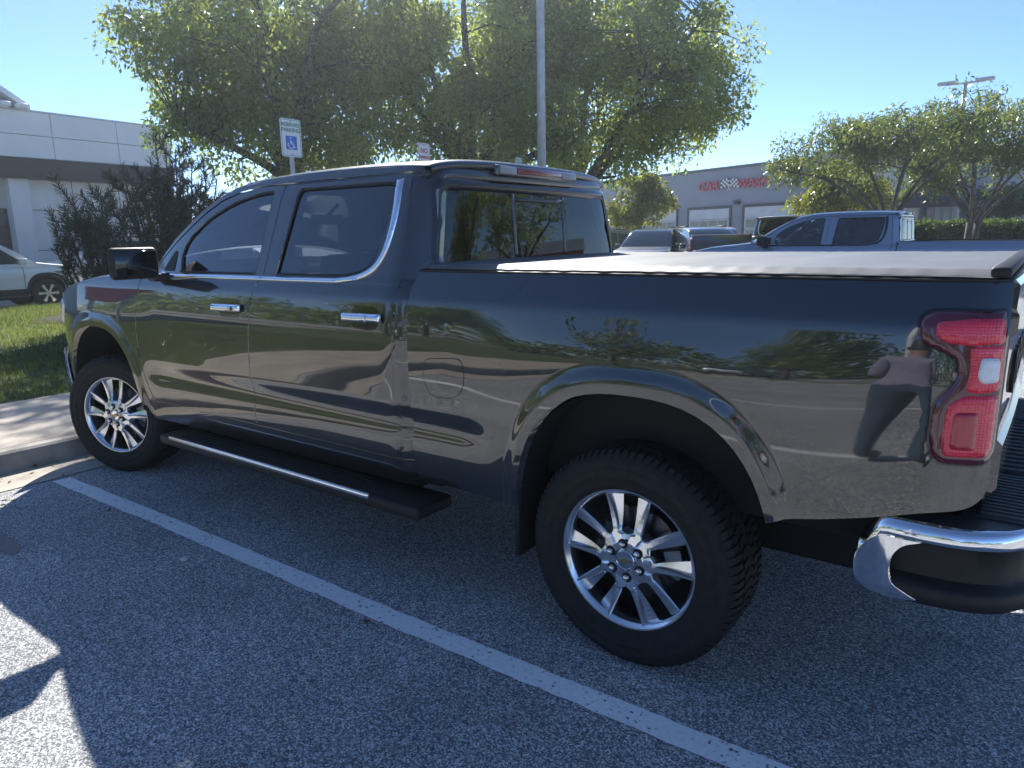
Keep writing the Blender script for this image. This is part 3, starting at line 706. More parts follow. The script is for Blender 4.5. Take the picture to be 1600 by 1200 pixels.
    # ---- underbody, axle, exhaust
    ub = MB().box(-4.6, 1.0, -.55, .55, .42, .62).box(-3.4, -1.0, -.86, .86, .46, .62).box(-4.7, 1.05, -.50, -.40, .38, .55).box(-4.7, 1.05, .40, .50, .38, .55).box(-4.75, -4.5, -.80, .80, .30, .60)
    ub.build('chassis', M_DARK, T)
    MB().tube([(0, -.80, .41), (0, .80, .41)], .05, 12).lathe_y([(0, -.14), (.14, -.10), (.16, 0), (.14, .10), (0, .14)], 16, (0, 0, .41)).build('rear_axle', M_DARK, T, True)
    MB().tube([(-2.0, .45, .40), (.5, .48, .42), (.75, .62, .44), (.95, .72, .44)], .04, 12).build('exhaust_pipe', M_DISC, T, True)
    MB().box(-.95, .1, -.70, -.40, .40, .60).build('fuel_tank', M_DARK, T)
    # ---- wheels
    w0 = make_wheel(T, (0, -.960, .412), 0)
    st = R_(21); 
    for (x, y, rz) in ((-4.0+.1*math.sin(st), -.86-.1*math.cos(st), st), (0, .96, math.pi), (-4.0+.1*math.sin(st), .86+.1*math.cos(st), math.pi+st)):
        c = copy_tree(w0, T); c.location = (x, y, .412); c.rotation_euler = (0, 0, rz)
        if x < -1 and y < 0:
            c.rotation_euler = (0, R_(0), rz)
    # ---- cabin
    MB().box(-3.3, -1.12, -.80, .80, .62, .70).build('cabin_floor', M_TRIM, T)
    for y in (-.40, .40):
        s = rbox('front_seat', -2.62, -2.10, y-.26, y+.26, .82, .98, M_SEAT, T, .05, 3)
        b_ = rbox('backrest', -2.16, -2.02, y-.25, y+.25, .95, 1.50, M_SEAT, s, .05, 3)
        for vv in b_.data.vertices: vv.co.x += (vv.co.z-.95)*.22
        rbox('headrest', -2.03, -1.93, y-.13, y+.13, 1.52, 1.70, M_SEAT, s, .045, 3)
    s = rbox('rear_bench', -1.75, -1.30, -.68, .68, .82, .98, M_SEAT, T, .05, 3)
    b_ = rbox('backrest', -1.36, -1.22, -.68, .68, .95, 1.50, M_SEAT, s, .05, 3)
    for y in (-.42, .42): rbox('headrest', -1.27, -1.18, y-.14, y+.14, 1.50, 1.66, M_SEAT, s, .045, 3)
    d = rbox('dashboard', -3.40, -2.95, -.80, .80, 1.00, 1.335, M_TRIM, T, .06, 3)
    rbox('screen', -2.96, -2.945, -.15, .12, 1.15, 1.30, M_GLOSSBLK, d, .005, 1)
    vs_ = [(-2.80+.02*0, -.40, 1.18)]
    sw = MB(); ring = []
    for k in range(25):
        t = 2*math.pi*k/24; ring.append((-2.80-.07*math.sin(t), -.40+.185*math.cos(t), 1.20+.17*math.sin(t)))
    sw.tube(ring, .015, 8, False).tube([(-2.80, -.40, 1.20), (-2.98, -.40, 1.14)], .03, 8).box(-2.83, -2.80, -.56, -.24, 1.18, 1.215)
    sw.build('steering_wheel', M_TRIM, T, True)
    for side in (-1, 1):   # inner door cards and headliner posts
        MB().box(-3.3, -1.15, side*.86-.012, side*.86+.012, .62, 1.375).build('door_card', M_TRIM, T)
        MB().tube([(-2.10, side*.87, 1.36), (-2.06, side*.71, 1.83)], .045, 8).build('centre_post', M_TRIM, T)
    strip('headliner', [(-2.62, 1.825), (-2.4, 1.85), (-2.0, 1.86), (-1.5, 1.86), (-1.10, 1.845)], pm('headliner_cloth', (.20, .20, .20), .9), T, lambda x, z: .76, .03, 3, 2, 15)
    return T
truck = make_truck()
# ------------------------------------------------------------------ setting materials
def asphalt_mat():
    m = pm("asphalt", (.1, .1, .1), .85, spec=.35); t, n, l = nodes_of(m); b = n["Principled BSDF"]
    tc = n.new("ShaderNodeTexCoord")
    def tex(kind, scale, **k):
        x = n.new(kind); x.inputs["Scale"].default_value = scale
        for q, v in k.items(): x.inputs[q].default_value = v
        l.new(tc.outputs["Object"], x.inputs["Vector"]); return x
    v1 = tex("ShaderNodeTexVoronoi", 185.); v2 = tex("ShaderNodeTexNoise", 260., Detail=3); v3 = tex("ShaderNodeTexNoise", .9, Detail=6); v4 = tex("ShaderNodeTexNoise", 22., Detail=4)
    sep = n.new("ShaderNodeSeparateColor"); l.new(v1.outputs["Color"], sep.inputs[0])
    r1 = n.new("ShaderNodeValToRGB"); e = r1.color_ramp.elements
    e[0].position = 0.; e[0].color = (.10, .102, .107, 1); e[1].position = 1.; e[1].color = (.80, .80, .79, 1)
    a = r1.color_ramp.elements.new(.45); a.color = (.245, .248, .255, 1); a = r1.color_ramp.elements.new(.75); a.color = (.50, .50, .50, 1)
    l.new(sep.outputs[0], r1.inputs[0])
    mx = n.new("ShaderNodeMix"); mx.data_type = 'RGBA'; mx.blend_type = 'MULTIPLY'; mx.inputs[0].default_value = .75
    r2 = n.new("ShaderNodeMapRange"); r2.inputs[1].default_value = .3; r2.inputs[2].default_value = .7; r2.inputs[3].default_value = .45; r2.inputs[4].default_value = 1.5; l.new(v2.outputs["Fac"], r2.inputs[0])
    l.new(r1.outputs[0], mx.inputs[6]); l.new(r2.outputs[0], mx.inputs[7])
    mx2 = n.new("ShaderNodeMix"); mx2.data_type = 'RGBA'; mx2.blend_type = 'MULTIPLY'; mx2.inputs[0].default_value = 1.
    r3 = n.new("ShaderNodeMapRange"); r3.inputs[1].default_value = .3; r3.inputs[2].default_value = .7; r3.inputs[3].default_value = .82; r3.inputs[4].default_value = 1.22; l.new(v3.outputs["Fac"], r3.inputs[0])
    l.new(mx.outputs[2], mx2.inputs[6]); l.new(r3.outputs[0], mx2.inputs[7]); l.new(mx2.outputs[2], b.inputs["Base Color"])
    v5 = tex("ShaderNodeTexNoise", 1.6, Detail=9, Roughness=.65); r5 = n.new("ShaderNodeMapRange"); r5.inputs[1].default_value = .58; r5.inputs[2].default_value = .72; r5.inputs[3].default_value = 1.; r5.inputs[4].default_value = .72; l.new(v5.outputs["Fac"], r5.inputs[0])
    mx3 = n.new("ShaderNodeMix"); mx3.data_type = 'RGBA'; mx3.blend_type = 'MULTIPLY'; mx3.inputs[0].default_value = 1.; l.new(mx2.outputs[2], mx3.inputs[6]); l.new(r5.outputs[0], mx3.inputs[7]); l.new(mx3.outputs[2], b.inputs["Base Color"])
    ad = n.new("ShaderNodeMath"); ad.operation = 'MULTIPLY_ADD'; ad.inputs[1].default_value = .55; l.new(v1.outputs["Distance"], ad.inputs[0]); l.new(v2.outputs["Fac"], ad.inputs[2])
    bp_ = n.new("ShaderNodeBump"); bp_.inputs["Strength"].default_value = .55; bp_.inputs["Distance"].default_value = .004; l.new(ad.outputs[0], bp_.inputs["Height"]); l.new(bp_.outputs[0], b.inputs["Normal"])
    return m
def stripe_mat():
    m = pm("line_paint", (.8, .8, .8), .6); t, n, l = nodes_of(m); b = n["Principled BSDF"]
    tc = n.new("ShaderNodeTexCoord"); a = n.new("ShaderNodeTexNoise"); a.inputs["Scale"].default_value = 55.; a.inputs["Detail"].default_value = 6; c = n.new("ShaderNodeTexNoise"); c.inputs["Scale"].default_value = 4.; c.inputs["Detail"].default_value = 4
    l.new(tc.outputs["Object"], a.inputs["Vector"]); l.new(tc.outputs["Object"], c.inputs["Vector"])
    s = n.new("ShaderNodeMath"); s.operation = 'MULTIPLY_ADD'; s.inputs[1].default_value = .35; l.new(c.outputs["Fac"], s.inputs[0]); l.new(a.outputs["Fac"], s.inputs[2])
    r = n.new("ShaderNodeValToRGB"); e = r.color_ramp.elements; e[0].position = .48; e[0].color = (.10, .10, .105, 1); e[1].position = .54; e[1].color = (.84, .84, .83, 1)
    q = e.new(.75); q.color = (.92, .92, .91, 1)
    l.new(s.outputs[0], r.inputs[0]); l.new(r.outputs[0], b.inputs["Base Color"])
    bp_ = n.new("ShaderNodeBump"); bp_.inputs["Strength"].default_value = .5; bp_.inputs["Distance"].default_value = .003; v = n.new("ShaderNodeTexNoise"); v.inputs["Scale"].default_value = 190.; l.new(tc.outputs["Object"], v.inputs["Vector"]); l.new(v.outputs["Fac"], bp_.inputs["Height"]); l.new(bp_.outputs[0], b.inputs["Normal"])
    return m
M_ASPH = asphalt_mat(); M_LINE = stripe_mat()
M_CONC = nmat("concrete", (.40, .345, .275), (.52, .46, .38), 3.5, .85, .3, 8, bscale=90, bdist=.004)
M_CURB = nmat("kerb_concrete", (.21, .19, .17), (.44, .41, .36), 4, .85, .35, 8, bscale=80, bdist=.004)
M_LAWN = nmat("lawn_soil", (.045, .075, .018), (.10, .13, .035), 2.5, .95, .4, 6, bscale=60, bdist=.02)
M_MULCH = nmat("mulch", (.022, .017, .014), (.05, .038, .03), 14, .95, .9, 6, bscale=45, bdist=.03)
M_BARK = nmat("bark", (.055, .047, .04), (.12, .105, .09), 18, .9, .6, 6, bscale=30, bdist=.015)

def fastmesh(name, V, F, mat, parent=None, var=None, smooth=False):
    me = bpy.data.meshes.new(name); V = np.asarray(V, np.float32); F = np.asarray(F, np.int32)
    me.vertices.add(len(V)); me.vertices.foreach_set("co", V.ravel())
    k = F.shape[1]; me.loops.add(F.size); me.loops.foreach_set("vertex_index", F.ravel())
    me.polygons.add(len(F)); me.polygons.foreach_set("loop_start", np.arange(0, F.size, k, dtype=np.int32))
    try: me.polygons.foreach_set("loop_total", np.full(len(F), k, np.int32))
    except Exception: pass
    if var is not None:
        at = me.attributes.new("var", 'FLOAT', 'POINT'); at.data.foreach_set("value", np.asarray(var, np.float32))
    me.materials.append(mat); me.update(calc_edges=True); me.validate()
    if smooth: me.polygons.foreach_set("use_smooth", np.ones(len(F), bool))
    return link(bpy.data.objects.new(name, me), parent)
def leaf_mat(name, dark, mid, yel, trans=1.0):
    if name in MATS: return MATS[name]
    m = bpy.data.materials.new(name); t, n, l = nodes_of(m); n.clear(); MATS[name] = m
    at = n.new("ShaderNodeAttribute"); at.attribute_name = "var"
    r = n.new("ShaderNodeValToRGB"); e = r.color_ramp.elements; e[0].color = (*dark, 1); e[1].color = (*yel, 1); e[1].position = 1.; q = e.new(.6); q.color = (*mid, 1)
    l.new(at.outputs["Fac"], r.inputs[0])
    d = n.new("ShaderNodeBsdfPrincipled"); d.inputs["Roughness"].default_value = .36; d.inputs["Specular IOR Level"].default_value = .6; l.new(r.outputs[0], d.inputs["Base Color"])
    tr = n.new("ShaderNodeBsdfTranslucent"); mu = n.new("ShaderNodeMix"); mu.data_type = 'RGBA'; mu.blend_type = 'MULTIPLY'; mu.inputs[0].default_value = 1.; mu.inputs[7].default_value = (1.62*trans, 1.68*trans, .80*trans, 1)
    l.new(r.outputs[0], mu.inputs[6]); l.new(mu.outputs[2], tr.inputs[0])
    mx = n.new("ShaderNodeMixShader"); mx.inputs[0].default_value = .5; l.new(d.outputs[0], mx.inputs[1]); l.new(tr.outputs[0], mx.inputs[2])
    o = n.new("ShaderNodeOutputMaterial"); l.new(mx.outputs[0], o.inputs[0]); return m
M_LEAF = leaf_mat("pear_leaf", (.095, .125, .055), (.155, .19, .078), (.31, .31, .095), 1.6)
M_LOC = leaf_mat("locust_leaf", (.085, .11, .045), (.12, .15, .055), (.20, .20, .07))
M_YEL = leaf_mat("yellow_leaf", (.10, .12, .022), (.18, .185, .030), (.30, .26, .035))
M_HEDGE = leaf_mat("hedge_leaf", (.03, .055, .015), (.055, .09, .02), (.10, .13, .03))
M_NEEDLE = leaf_mat("pine_needle", (.032, .050, .032), (.05, .072, .042), (.08, .10, .055), .5)
M_GRASS = leaf_mat("grass_blade", (.05, .075, .020), (.095, .12, .035), (.19, .19, .07))

def leaves(centres, radii, per, size, rng, droop=.5, flat=1.0, aspect=.5):
    """leaf faces scattered around cluster centres -> verts, quads, var"""
    C = np.repeat(np.asarray(centres), per, 0); Rr = np.repeat(np.asarray(radii), per); N = len(C)
    d = rng.normal(size=(N, 3)); d /= np.linalg.norm(d, axis=1)[:, None]; rr = Rr*rng.random(N)**.45
    P = C+d*rr[:, None]*np.array([1, 1, flat])
    ax = rng.normal(size=(N, 3))*.7+d*.5; ax[:, 2] -= droop*1.3; ax /= np.linalg.norm(ax, axis=1)[:, None]
    s = rng.normal(size=(N, 3)); s -= ax*(s*ax).sum(1)[:, None]; s /= np.linalg.norm(s, axis=1)[:, None]; nn = np.cross(ax, s)
    L = size*(.65+.7*rng.random(N))[:, None]; W = L*aspect
    V = np.stack([P, P+ax*L*.45+s*W*.5+nn*W*.12, P+ax*L, P+ax*L*.45-s*W*.5+nn*W*.12], 1).reshape(-1, 3)
    F = np.arange(N*4).reshape(-1, 4)
    cl = np.repeat(rng.random(len(centres)), per); var = np.clip(.55*cl+.45*rng.random(N), 0, 1)
    return V, F, np.repeat(var, 4)
def tree(name, label, cat_group, loc, trunk_r, fork_z, lobes, nclu, per, leaf, mat, seed, clr=(.35, .6), droop=.5, limbs=9, shell=.45, aspect=.5, lean=(0, 0), yellow=0., stems=1, thick=.62):
    rng = np.random.default_rng(seed); t = thing(name, label, 'tree', loc, 0, cat_group)
    cen = []; rad = []
    w = np.array([(l[3]*l[4]*l[5])**.6 for l in lobes]); w = w/w.sum()
    while len(cen) < nclu:
        l = lobes[rng.choice(len(lobes), p=w)]; d = rng.normal(size=3); d /= np.linalg.norm(d); r = (shell+(1-shell)*rng.random())**1 if rng.random() < .8 else rng.random()
        p = np.array(l[:3])+d*r*np.array(l[3:]); cen.append(p); rad.append(rng.uniform(*clr))
    cen = np.array(cen); rad = np.array(rad)
    V, F, var = leaves(cen, rad, per, leaf, rng, droop, .85, aspect)
    fastmesh('crown', V, F, mat, t, np.clip(var**(1.25-yellow), 0, 1))
    mb = MB(); nodes_ = []
    c0 = cen.mean(0)
    for s in range(stems):
        off = np.array([rng.uniform(-.3, .3), rng.uniform(-.3, .3), 0])*(stems > 1)
        base = np.array([off[0]*.6, off[1]*.6, -.1]); fk = np.array([lean[0]+off[0]*2, lean[1]+off[1]*2, fork_z])
        mb.tube([base, base*[1, 1, 0]+[0, 0, .25], (base+fk)/2+[rng.uniform(-.06, .06), rng.uniform(-.06, .06), 0], fk], [trunk_r*1.35, trunk_r*1.02, trunk_r*.92, trunk_r*.8], 10)
        pick = [cen[rng.integers(len(cen))]]
        for _ in range(limbs-1):
            cand = cen[rng.integers(len(cen), size=12)]; dd = np.min([np.linalg.norm((cand-q)*[1, 1, .7], axis=1) for q in pick], 0); pick.append(cand[dd.argmax()])
        for q in pick:
            q = np.array(q); mid = fk*.45+q*.55; mid[2] += .25*abs(q[2]-fork_z)*.4+.2; mid[:2] += rng.normal(size=2)*.28
            pts = [fk-[0, 0, .15], fk*.75+mid*.25+[0, 0, .05], mid, mid*.45+q*.55, q]; sm = spl([tuple(p) for p in pts], 3)
            rr = [trunk_r*lerp(thick, .10, (i/(len(sm)-1))**.7) for i in range(len(sm))]; mb.tube(sm, rr, 7); nodes_ += [(np.array(p), r) for p, r in zip(sm[4:], rr[4:])]
    NP = np.array([p for p, r in nodes_])
    for c in cen:
        k = np.argmin(np.linalg.norm(NP-c, axis=1)+np.maximum(0, NP[:, 2]-c[2])*.6); p, r = nodes_[k]; m = (p+c)/2+rng.normal(size=3)*.08+[0, 0, .08]
        mb.tube([p, m, c], [min(r*.55, .03), min(r*.4, .018), .006], 4, False)
    mb.build('trunk', M_BARK, t, True)
    return t

# ------------------------------------------------------------------ ground, kerb, lawn
def sheet(name, x0, x1, y0, y1, z, mat, kind='structure'):
    o = mesh_obj(name, [(x0, y0, z), (x1, y0, z), (x1, y1, z), (x0, y1, z)], [(0, 1, 2, 3)], mat); o["kind"] = kind; return o
sheet('ground', -240, 240, -240, 240, 0, M_ASPH)
KX = -4.62                      # foot of the kerb
def strip_x(name, prof, y0, y1, mat, parent=None):
    n = len(prof); v = [(x, y, z) for y in (y0, y1) for x, z in prof]; f = [(i, i+1, n+i+1, n+i) for i in range(n-1)]+[tuple(range(n))[::-1], tuple(range(n, 2*n))]
    return mesh_obj(name, v, f, mat, parent)
sheet('gutter', KX, KX+.42, -40, 18.0, .005, M_CONC)
kerb = bpy.data.objects.new('kerb', None); col.objects.link(kerb); kerb["kind"] = "structure"
kp = [(KX, .0), (KX-.018, .10), (KX-.035, .132), (KX-.06, .147), (KX-.15, .150), (KX-.15, 0)]
y = -12.0
while y < 17.0:
    o = strip_x('kerb_stone', kp, y+.003, y+2.997, M_CURB, kerb); smooth_angle(o, 25); y += 3.0
walk = bpy.data.objects.new('sidewalk', None); col.objects.link(walk); walk["kind"] = "structure"
y = -12.0; i = 0
while y < 17.0:
    z = .150+.002*((i*7) % 3-1); xa = -6.50
    strip_x('slab', [(KX-.156, 0), (KX-.156, z-.004), (KX-.160, z), (xa+.004, z), (xa, z-.004), (xa, 0)], y+.004, y+1.496, M_CONC, walk); y += 1.5; i += 1
sheet('lawn', -18.6, -6.506, -40, 18.0, .135, M_LAWN)
sheet('road', -26.5, -18.75, -60, 40, .004, nmat("light_pavement", (.25, .24, .23), (.34, .33, .31), 2, .9, .2, 8, bscale=120, bdist=.003))
strip_x('road_kerb', [(-18.60, 0), (-18.60, .15), (-18.75, .15), (-18.77, 0)], -40, 18.0, M_CURB)["kind"] = "structure"
strip_x('island_end_kerb', [(-18.6, 0), (-18.6, .149), (KX-.1, .149), (KX-.1, 0)], 17.9, 18.05, M_CURB)["kind"] = "structure"
# grass blades on the lawn the camera sees, and clumps of mown clippings
rng = np.random.default_rng(3)
def blades(name, n, x0, x1, y0, y1, z, h, seed, parent=None):
    rg = np.random.default_rng(seed); P = np.stack([rg.uniform(x0, x1, n), rg.uniform(y0, y1, n), np.full(n, z)], 1)
    a = rg.uniform(0, 2*np.pi, n); s = np.stack([np.cos(a), np.sin(a), 0*a], 1)*.006; H = h*(.5+rg.random(n))
    tip = P+np.stack([rg.normal(size=n)*.35*H, rg.normal(size=n)*.35*H, H], 1)
    V = np.stack([P-s, P+s, tip], 1).reshape(-1, 3); o = fastmesh(name, V, np.arange(3*n).reshape(-1, 3), M_GRASS, parent, np.repeat(np.clip(rg.normal(.5, .25, n)+.25*np.sin(P[:, 0]*.9)*np.sin(P[:, 1]*1.3), 0, 1), 3))
    return o
tag(blades('grass', 150000, -18.5, -6.52, -7.5, 13.0, .13, .075, 1), 'short green mown lawn under the big trees, half in shade', 'grass', None, 'stuff')
# mulch bed round the pine
v = [(0, 0, .33)]; nn = 40; rn = random.Random(4)
for r, z in ((.5, .27), (.85, .18), (1.0, .10)):
    for k in range(nn):
        a = 2*math.pi*k/nn; q = r*(1+.10*math.sin(3*a+1)+.05*rn.uniform(-1, 1)); v.append((2.5*q*math.cos(a), 3.2*q*math.sin(a), z+.03*rn.uniform(-1, 1)))
f = [(0, 1+k, 1+(k+1) % nn) for k in range(nn)]+[(1+j*nn+k, 1+(j+1)*nn+k, 1+(j+1)*nn+(k+1) % nn, 1+j*nn+(k+1) % nn) for j in range(2) for k in range(nn)]
mu = mesh_obj('mulch_bed', v, f, M_MULCH, None, True); mu.location = (-13.9, 5.4, 0); mu["kind"] = "structure"
# painted stall lines
def line(y0, x0, x1, dy=0.):
    o = mesh_obj('painted_line', [(x0, y0-.052, .004), (x1, y0-.052-dy, .004), (x1, y0+.052-dy, .004), (x0, y0+.052, .004)], [(0, 1, 2, 3)], M_LINE, None); return o
rl = random.Random(9); N_ = 260; ja = [0]*(N_+1); jb = [0]*(N_+1)
for k in range(1, N_+1): ja[k] = .75*ja[k-1]+rl.gauss(0, .0016); jb[k] = .75*jb[k-1]+rl.gauss(0, .0016)
v = []
for k in range(N_+1):
    t = k/N_; x = lerp(-4.15, 1.60, t); v += [(x, lerp(-1.338, -1.262, t)+ja[k]+.006*math.sin(x*1.7), .004), (x+.012*(k == 0), lerp(-1.230, -1.158, t)+jb[k]+.006*math.sin(x*1.7+.4), .004)]
o = mesh_obj('painted_line', v, [(2*k, 2*k+2, 2*k+3, 2*k+1) for k in range(N_)], M_LINE)
o["kind"] = "structure"
for yy in (1.45, 4.15, 6.85, 9.55, 12.25, 14.95, -4.0, -6.7): line(yy, -4.15, 1.6)["kind"] = "structure"
# dark oil stain and a dropped pale pebble in the stall
v = [(-3.25+.20*math.cos(t*math.pi/9)*(1+.2*math.sin(3*t)), -1.93+.06*math.sin(t*math.pi/9), .003) for t in range(18)]
o = mesh_obj('oil_stain', v, [tuple(range(18))], pm('oil', (.02, .02, .022), .4)); o["kind"] = "structure"
o = rbox('pebble', -.018, .018, -.013, .013, 0, .018, pm('pale_stone', (.6, .6, .58), .7), None, .008, 2); o.location = (-2.22, -1.47, 0)
tag(o, 'small pale pebble lying on the asphalt beside the white line', 'pebble')
# dead leaves blown into the gutter
rg = np.random.default_rng(77); n = 90; P = np.stack([np.where(rg.random(n) < .7, rg.normal(-4.50, .10, n), rg.uniform(-4.4, 0, n)), rg.uniform(-3.2, 1.2, n), np.full(n, .012)], 1); P[:, 0] = np.maximum(P[:, 0], -4.58)
V, F, var = leaves(P, np.full(n, .001), 1, .055, rg, 0., 1., .55); V[:, 2] = np.clip((V[:, 2]-.012)*.25+.012, .007, .03)
tag(fastmesh('fallen_leaves', V, F, leaf_mat("dead_leaf", (.10, .06, .025), (.20, .13, .05), (.30, .22, .08)), None, var), 'few dry leaves scattered along the gutter', 'leaves', None, 'stuff')
# ------------------------------------------------------------------ trees
VX, VY = 1.1295, -3.1268        # where the sight lines used to survey the far things start
def at(dx, dy, D): return (VX+dx*D, VY+dy*D, 0.13)
tree('pear_tree', 'large leafy tree with dark trunk behind the blue wheelchair sign', 'row of big trees on the lawn', (-13.8, 7.85, .13), .25, 2.9,
     [(0, 0, 6.3, 3.0, 3.0, 2.4), (-1.0, -1.4, 5.6, 1.8, 1.8, 1.9), (-.95, -1.3, 3.9, .95, .95, 1.3), (.9, 1.3, 5.4, 1.7, 1.7, 1.8), (.5, .2, 3.9, 1.5, 1.5, 1.1), (.6, .9, 3.4, 1.0, 1.0, .8)], 290, 200, .122, M_LEAF, 11, (.38, .75), .6, 11, yellow=.1)
tree('pear_tree', 'large leafy tree with forked trunk between the two small parking signs', 'row of big trees on the lawn', (-11.0, 11.5, .13), .25, 2.6,
     [(0, 0, 6.6, 3.0, 3.0, 2.9), (-1.3, -1.6, 6.0, 1.8, 1.8, 2.3), (1.3, .6, 5.2, 1.9, 1.9, 1.8), (0, 0, 4.4, 2.0, 2.0, 1.4), (1.0, 1.2, 3.6, 1.7, 1.7, .9)], 280, 200, .122, M_LEAF, 12, (.38, .75), .5, 12, yellow=.3)
tree('pear_tree', 'large leafy tree with leaning limb right of the tall light pole', 'row of big trees on the lawn', (-9.5, 13.9, .13), .24, 2.2,
     [(.9, .7, 5.9, 3.0, 3.0, 2.6), (2.2, 1.7, 5.4, 2.0, 2.0, 2.0), (1.8, 1.5, 4.3, 1.4, 1.4, 1.2), (-.4, -.6, 7.0, 2.2, 2.2, 1.8), (1.6, 1.2, 7.7, 1.2, 1.2, 1.2), (.8, .6, 3.9, 1.8, 1.8, 1.0)], 280, 200, .122, M_LEAF, 13, (.38, .75), .5, 12, yellow=.3)
tree('locust_tree', 'wide spreading locust tree with open crown, right of the car wash', 'open crowned trees on the right', (*at(-.165, .986, 25)[:2], 0), .15, 1.75,
     [(-.6, 0, 4.0, 3.0, 2.4, 1.2), (-2.7, 0, 3.5, 1.6, 1.6, .6), (1.5, 0, 4.5, 1.8, 2.0, 1.0), (-1.2, 0, 4.5, 1.9, 1.5, .8)], 210, 75, .15, M_LOC, 21, (.28, .5), .5, 8, .1, .3, thick=.5)
tree('locust_tree', 'open crowned locust tree with double trunk at the right edge', 'open crowned trees on the right', (*at(-.089, .996, 27)[:2], 0), .13, 1.8,
     [(0, 0, 4.1, 2.7, 2.4, 1.4), (2.0, 0, 4.0, 2.0, 2.0, 1.4), (-.9, 0, 3.3, 1.4, 1.4, .7)], 210, 80, .15, M_LOC, 22, (.28, .5), .5, 6, .1, .3, stems=2, thick=.5)
tree('small_tree', 'small yellow green tree in front of the car wash, left of its sign', 'small yellowing trees by the car wash', (*at(-.452, .892, 31)[:2], 0), .06, 1.5,
     [(0, 0, 2.6, 1.45, 1.45, .9), (.2, 0, 3.5, .8, .8, .75), (-.7, -.3, 2.3, .9, .9, .6)], 70, 90, .17, M_YEL, 31, (.25, .42), .3, 7, .3)
tree('small_tree', 'small golden yellow tree in front of the car wash wall, right of its sign', 'small yellowing trees by the car wash', (*at(-.226, .974, 31)[:2], 0), .06, 1.5,
     [(-.2, 0, 3.4, 1.3, 1.3, 1.0), (1.1, 0, 2.8, 1.4, 1.2, .6), (-.4, 0, 2.5, 1.3, 1.2, .6)], 85, 90, .17, M_YEL, 32, (.25, .42), .3, 7, .3, yellow=.4)
tree('small_tree', 'pale thin tree behind the hedges at the far right', 'small yellowing trees by the car wash', (*at(-.052, .998, 40)[:2], 0), .05, 1.4,
     [(0, 0, 2.7, 1.7, 1.5, 1.1)], 50, 60, .2, M_LOC, 33, (.25, .45), .3, 7, .2)

def pine(name, label, loc, stems, seed, spread, h):
    rg = np.random.default_rng(seed); t = thing(name, label, 'pine', loc); mb = MB(); P = []; D = []
    for s in range(stems):
        a = rg.uniform(0, 2*math.pi); r = rg.random()**.6; hh = h*(1-.45*r)*rg.uniform(.8, 1.1); R0 = spread*r
        tip = np.array([R0*math.cos(a), R0*math.sin(a), hh]); b = np.array([.12*math.cos(a), .12*math.sin(a), 0]); m = np.array([R0*.62*math.cos(a), R0*.62*math.sin(a), hh*.42])
        ln = spl([tuple(b), tuple(m), tuple(tip)], 6); mb.tube(ln, [lerp(.04, .008, i/(len(ln)-1)) for i in range(len(ln))], 5, False)
        ls = [ln]
        for k in range(5):
            i0 = rg.integers(5, len(ln)-1); p = np.array(ln[i0]); an = rg.uniform(0, 2*math.pi); q = p+np.array([.33*math.cos(an), .33*math.sin(an), rg.uniform(.2, .5)])*rg.uniform(.6, 1.2)
            l2 = [tuple(p), tuple((p+q)/2+[0, 0, -.03]), tuple(q)]; mb.tube(l2, [.012, .009, .005], 4, False); ls.append(spl(l2, 3))
        for l in ls:
            l = np.array(l)
            k0 = int(len(l)*.42) if l is ls[0] or len(l) > 8 else 1
            for i in range(k0, len(l)-1):
                n = 17
                u = rg.random(n)[:, None]; P.append(l[i]+(l[i+1]-l[i])*u); d = (l[i+1]-l[i]); D.append(np.repeat((d/np.linalg.norm(d))[None], n, 0))
    P = np.concatenate(P); D = np.concatenate(D); n = len(P); rr = rg.normal(size=(n, 3)); rr -= D*(rr*D).sum(1)[:, None]; rr /= np.linalg.norm(rr, axis=1)[:, None]
    ax = rr*.8+D*.75; ax /= np.linalg.norm(ax, axis=1)[:, None]; s = np.cross(ax, rg.normal(size=(n, 3))); s /= np.linalg.norm(s, axis=1)[:, None]; L = (.10+.05*rg.random(n))[:, None]
    V = np.stack([P-s*.006, P+s*.006, P+ax*L+s*.003, P+ax*L-s*.003], 1).reshape(-1, 3)
    fastmesh('crown', V, np.arange(4*n).reshape(-1, 4), M_NEEDLE, t, np.repeat(rg.random(n), 4))
    mb.build('trunk', M_BARK, t, True); return t
pine('pine_shrub', 'tall dark bushy pine left of the truck cab, in front of white building', (-12.4, 4.05, .2), 46, 41, 1.35, 3.5)
pine('pine_shrub', 'lower sparse pine with upright tufts at the left of the darker one', (*at(-.914, .405, 13.6)[:2], .2), 16, 42, .75, 2.75)
def hedge(label, c, sx, sy, h, seed):
    rg = np.random.default_rng(seed); t = thing('hedge', label, 'hedge', c, 0, 'clipped hedges at the right'); n = 2600
    P = np.stack([rg.uniform(-sx/2, sx/2, n), rg.uniform(-sy/2, sy/2, n), rg.uniform(.1, h, n)], 1)
    k = rg.integers(0, 3, n); P[k == 0, 1] = -sy/2; P[k == 1, 2] = h; P += rg.normal(size=P.shape)*.05
    V, F, var = leaves(P, np.full(n, .08), 2, .13, rg, 0., 1., .6); fastmesh('crown', V, F, M_HEDGE, t, var)
    MB().box(-sx/2+.12, sx/2-.12, -sy/2+.12, sy/2-.12, 0, h-.12).build('branches', pm('hedge_twigs', (.02, .025, .012), .95), t); return t
hedge('low clipped hedge to the left of the double trunk tree', (*at(-.111, .994, 33)[:2], 0), 2.4, 1.4, 1.75, 51)
hedge('low clipped hedge to the right of the double trunk tree', (*at(-.052, .998, 33)[:2], 0), 2.9, 1.4, 1.75, 52)

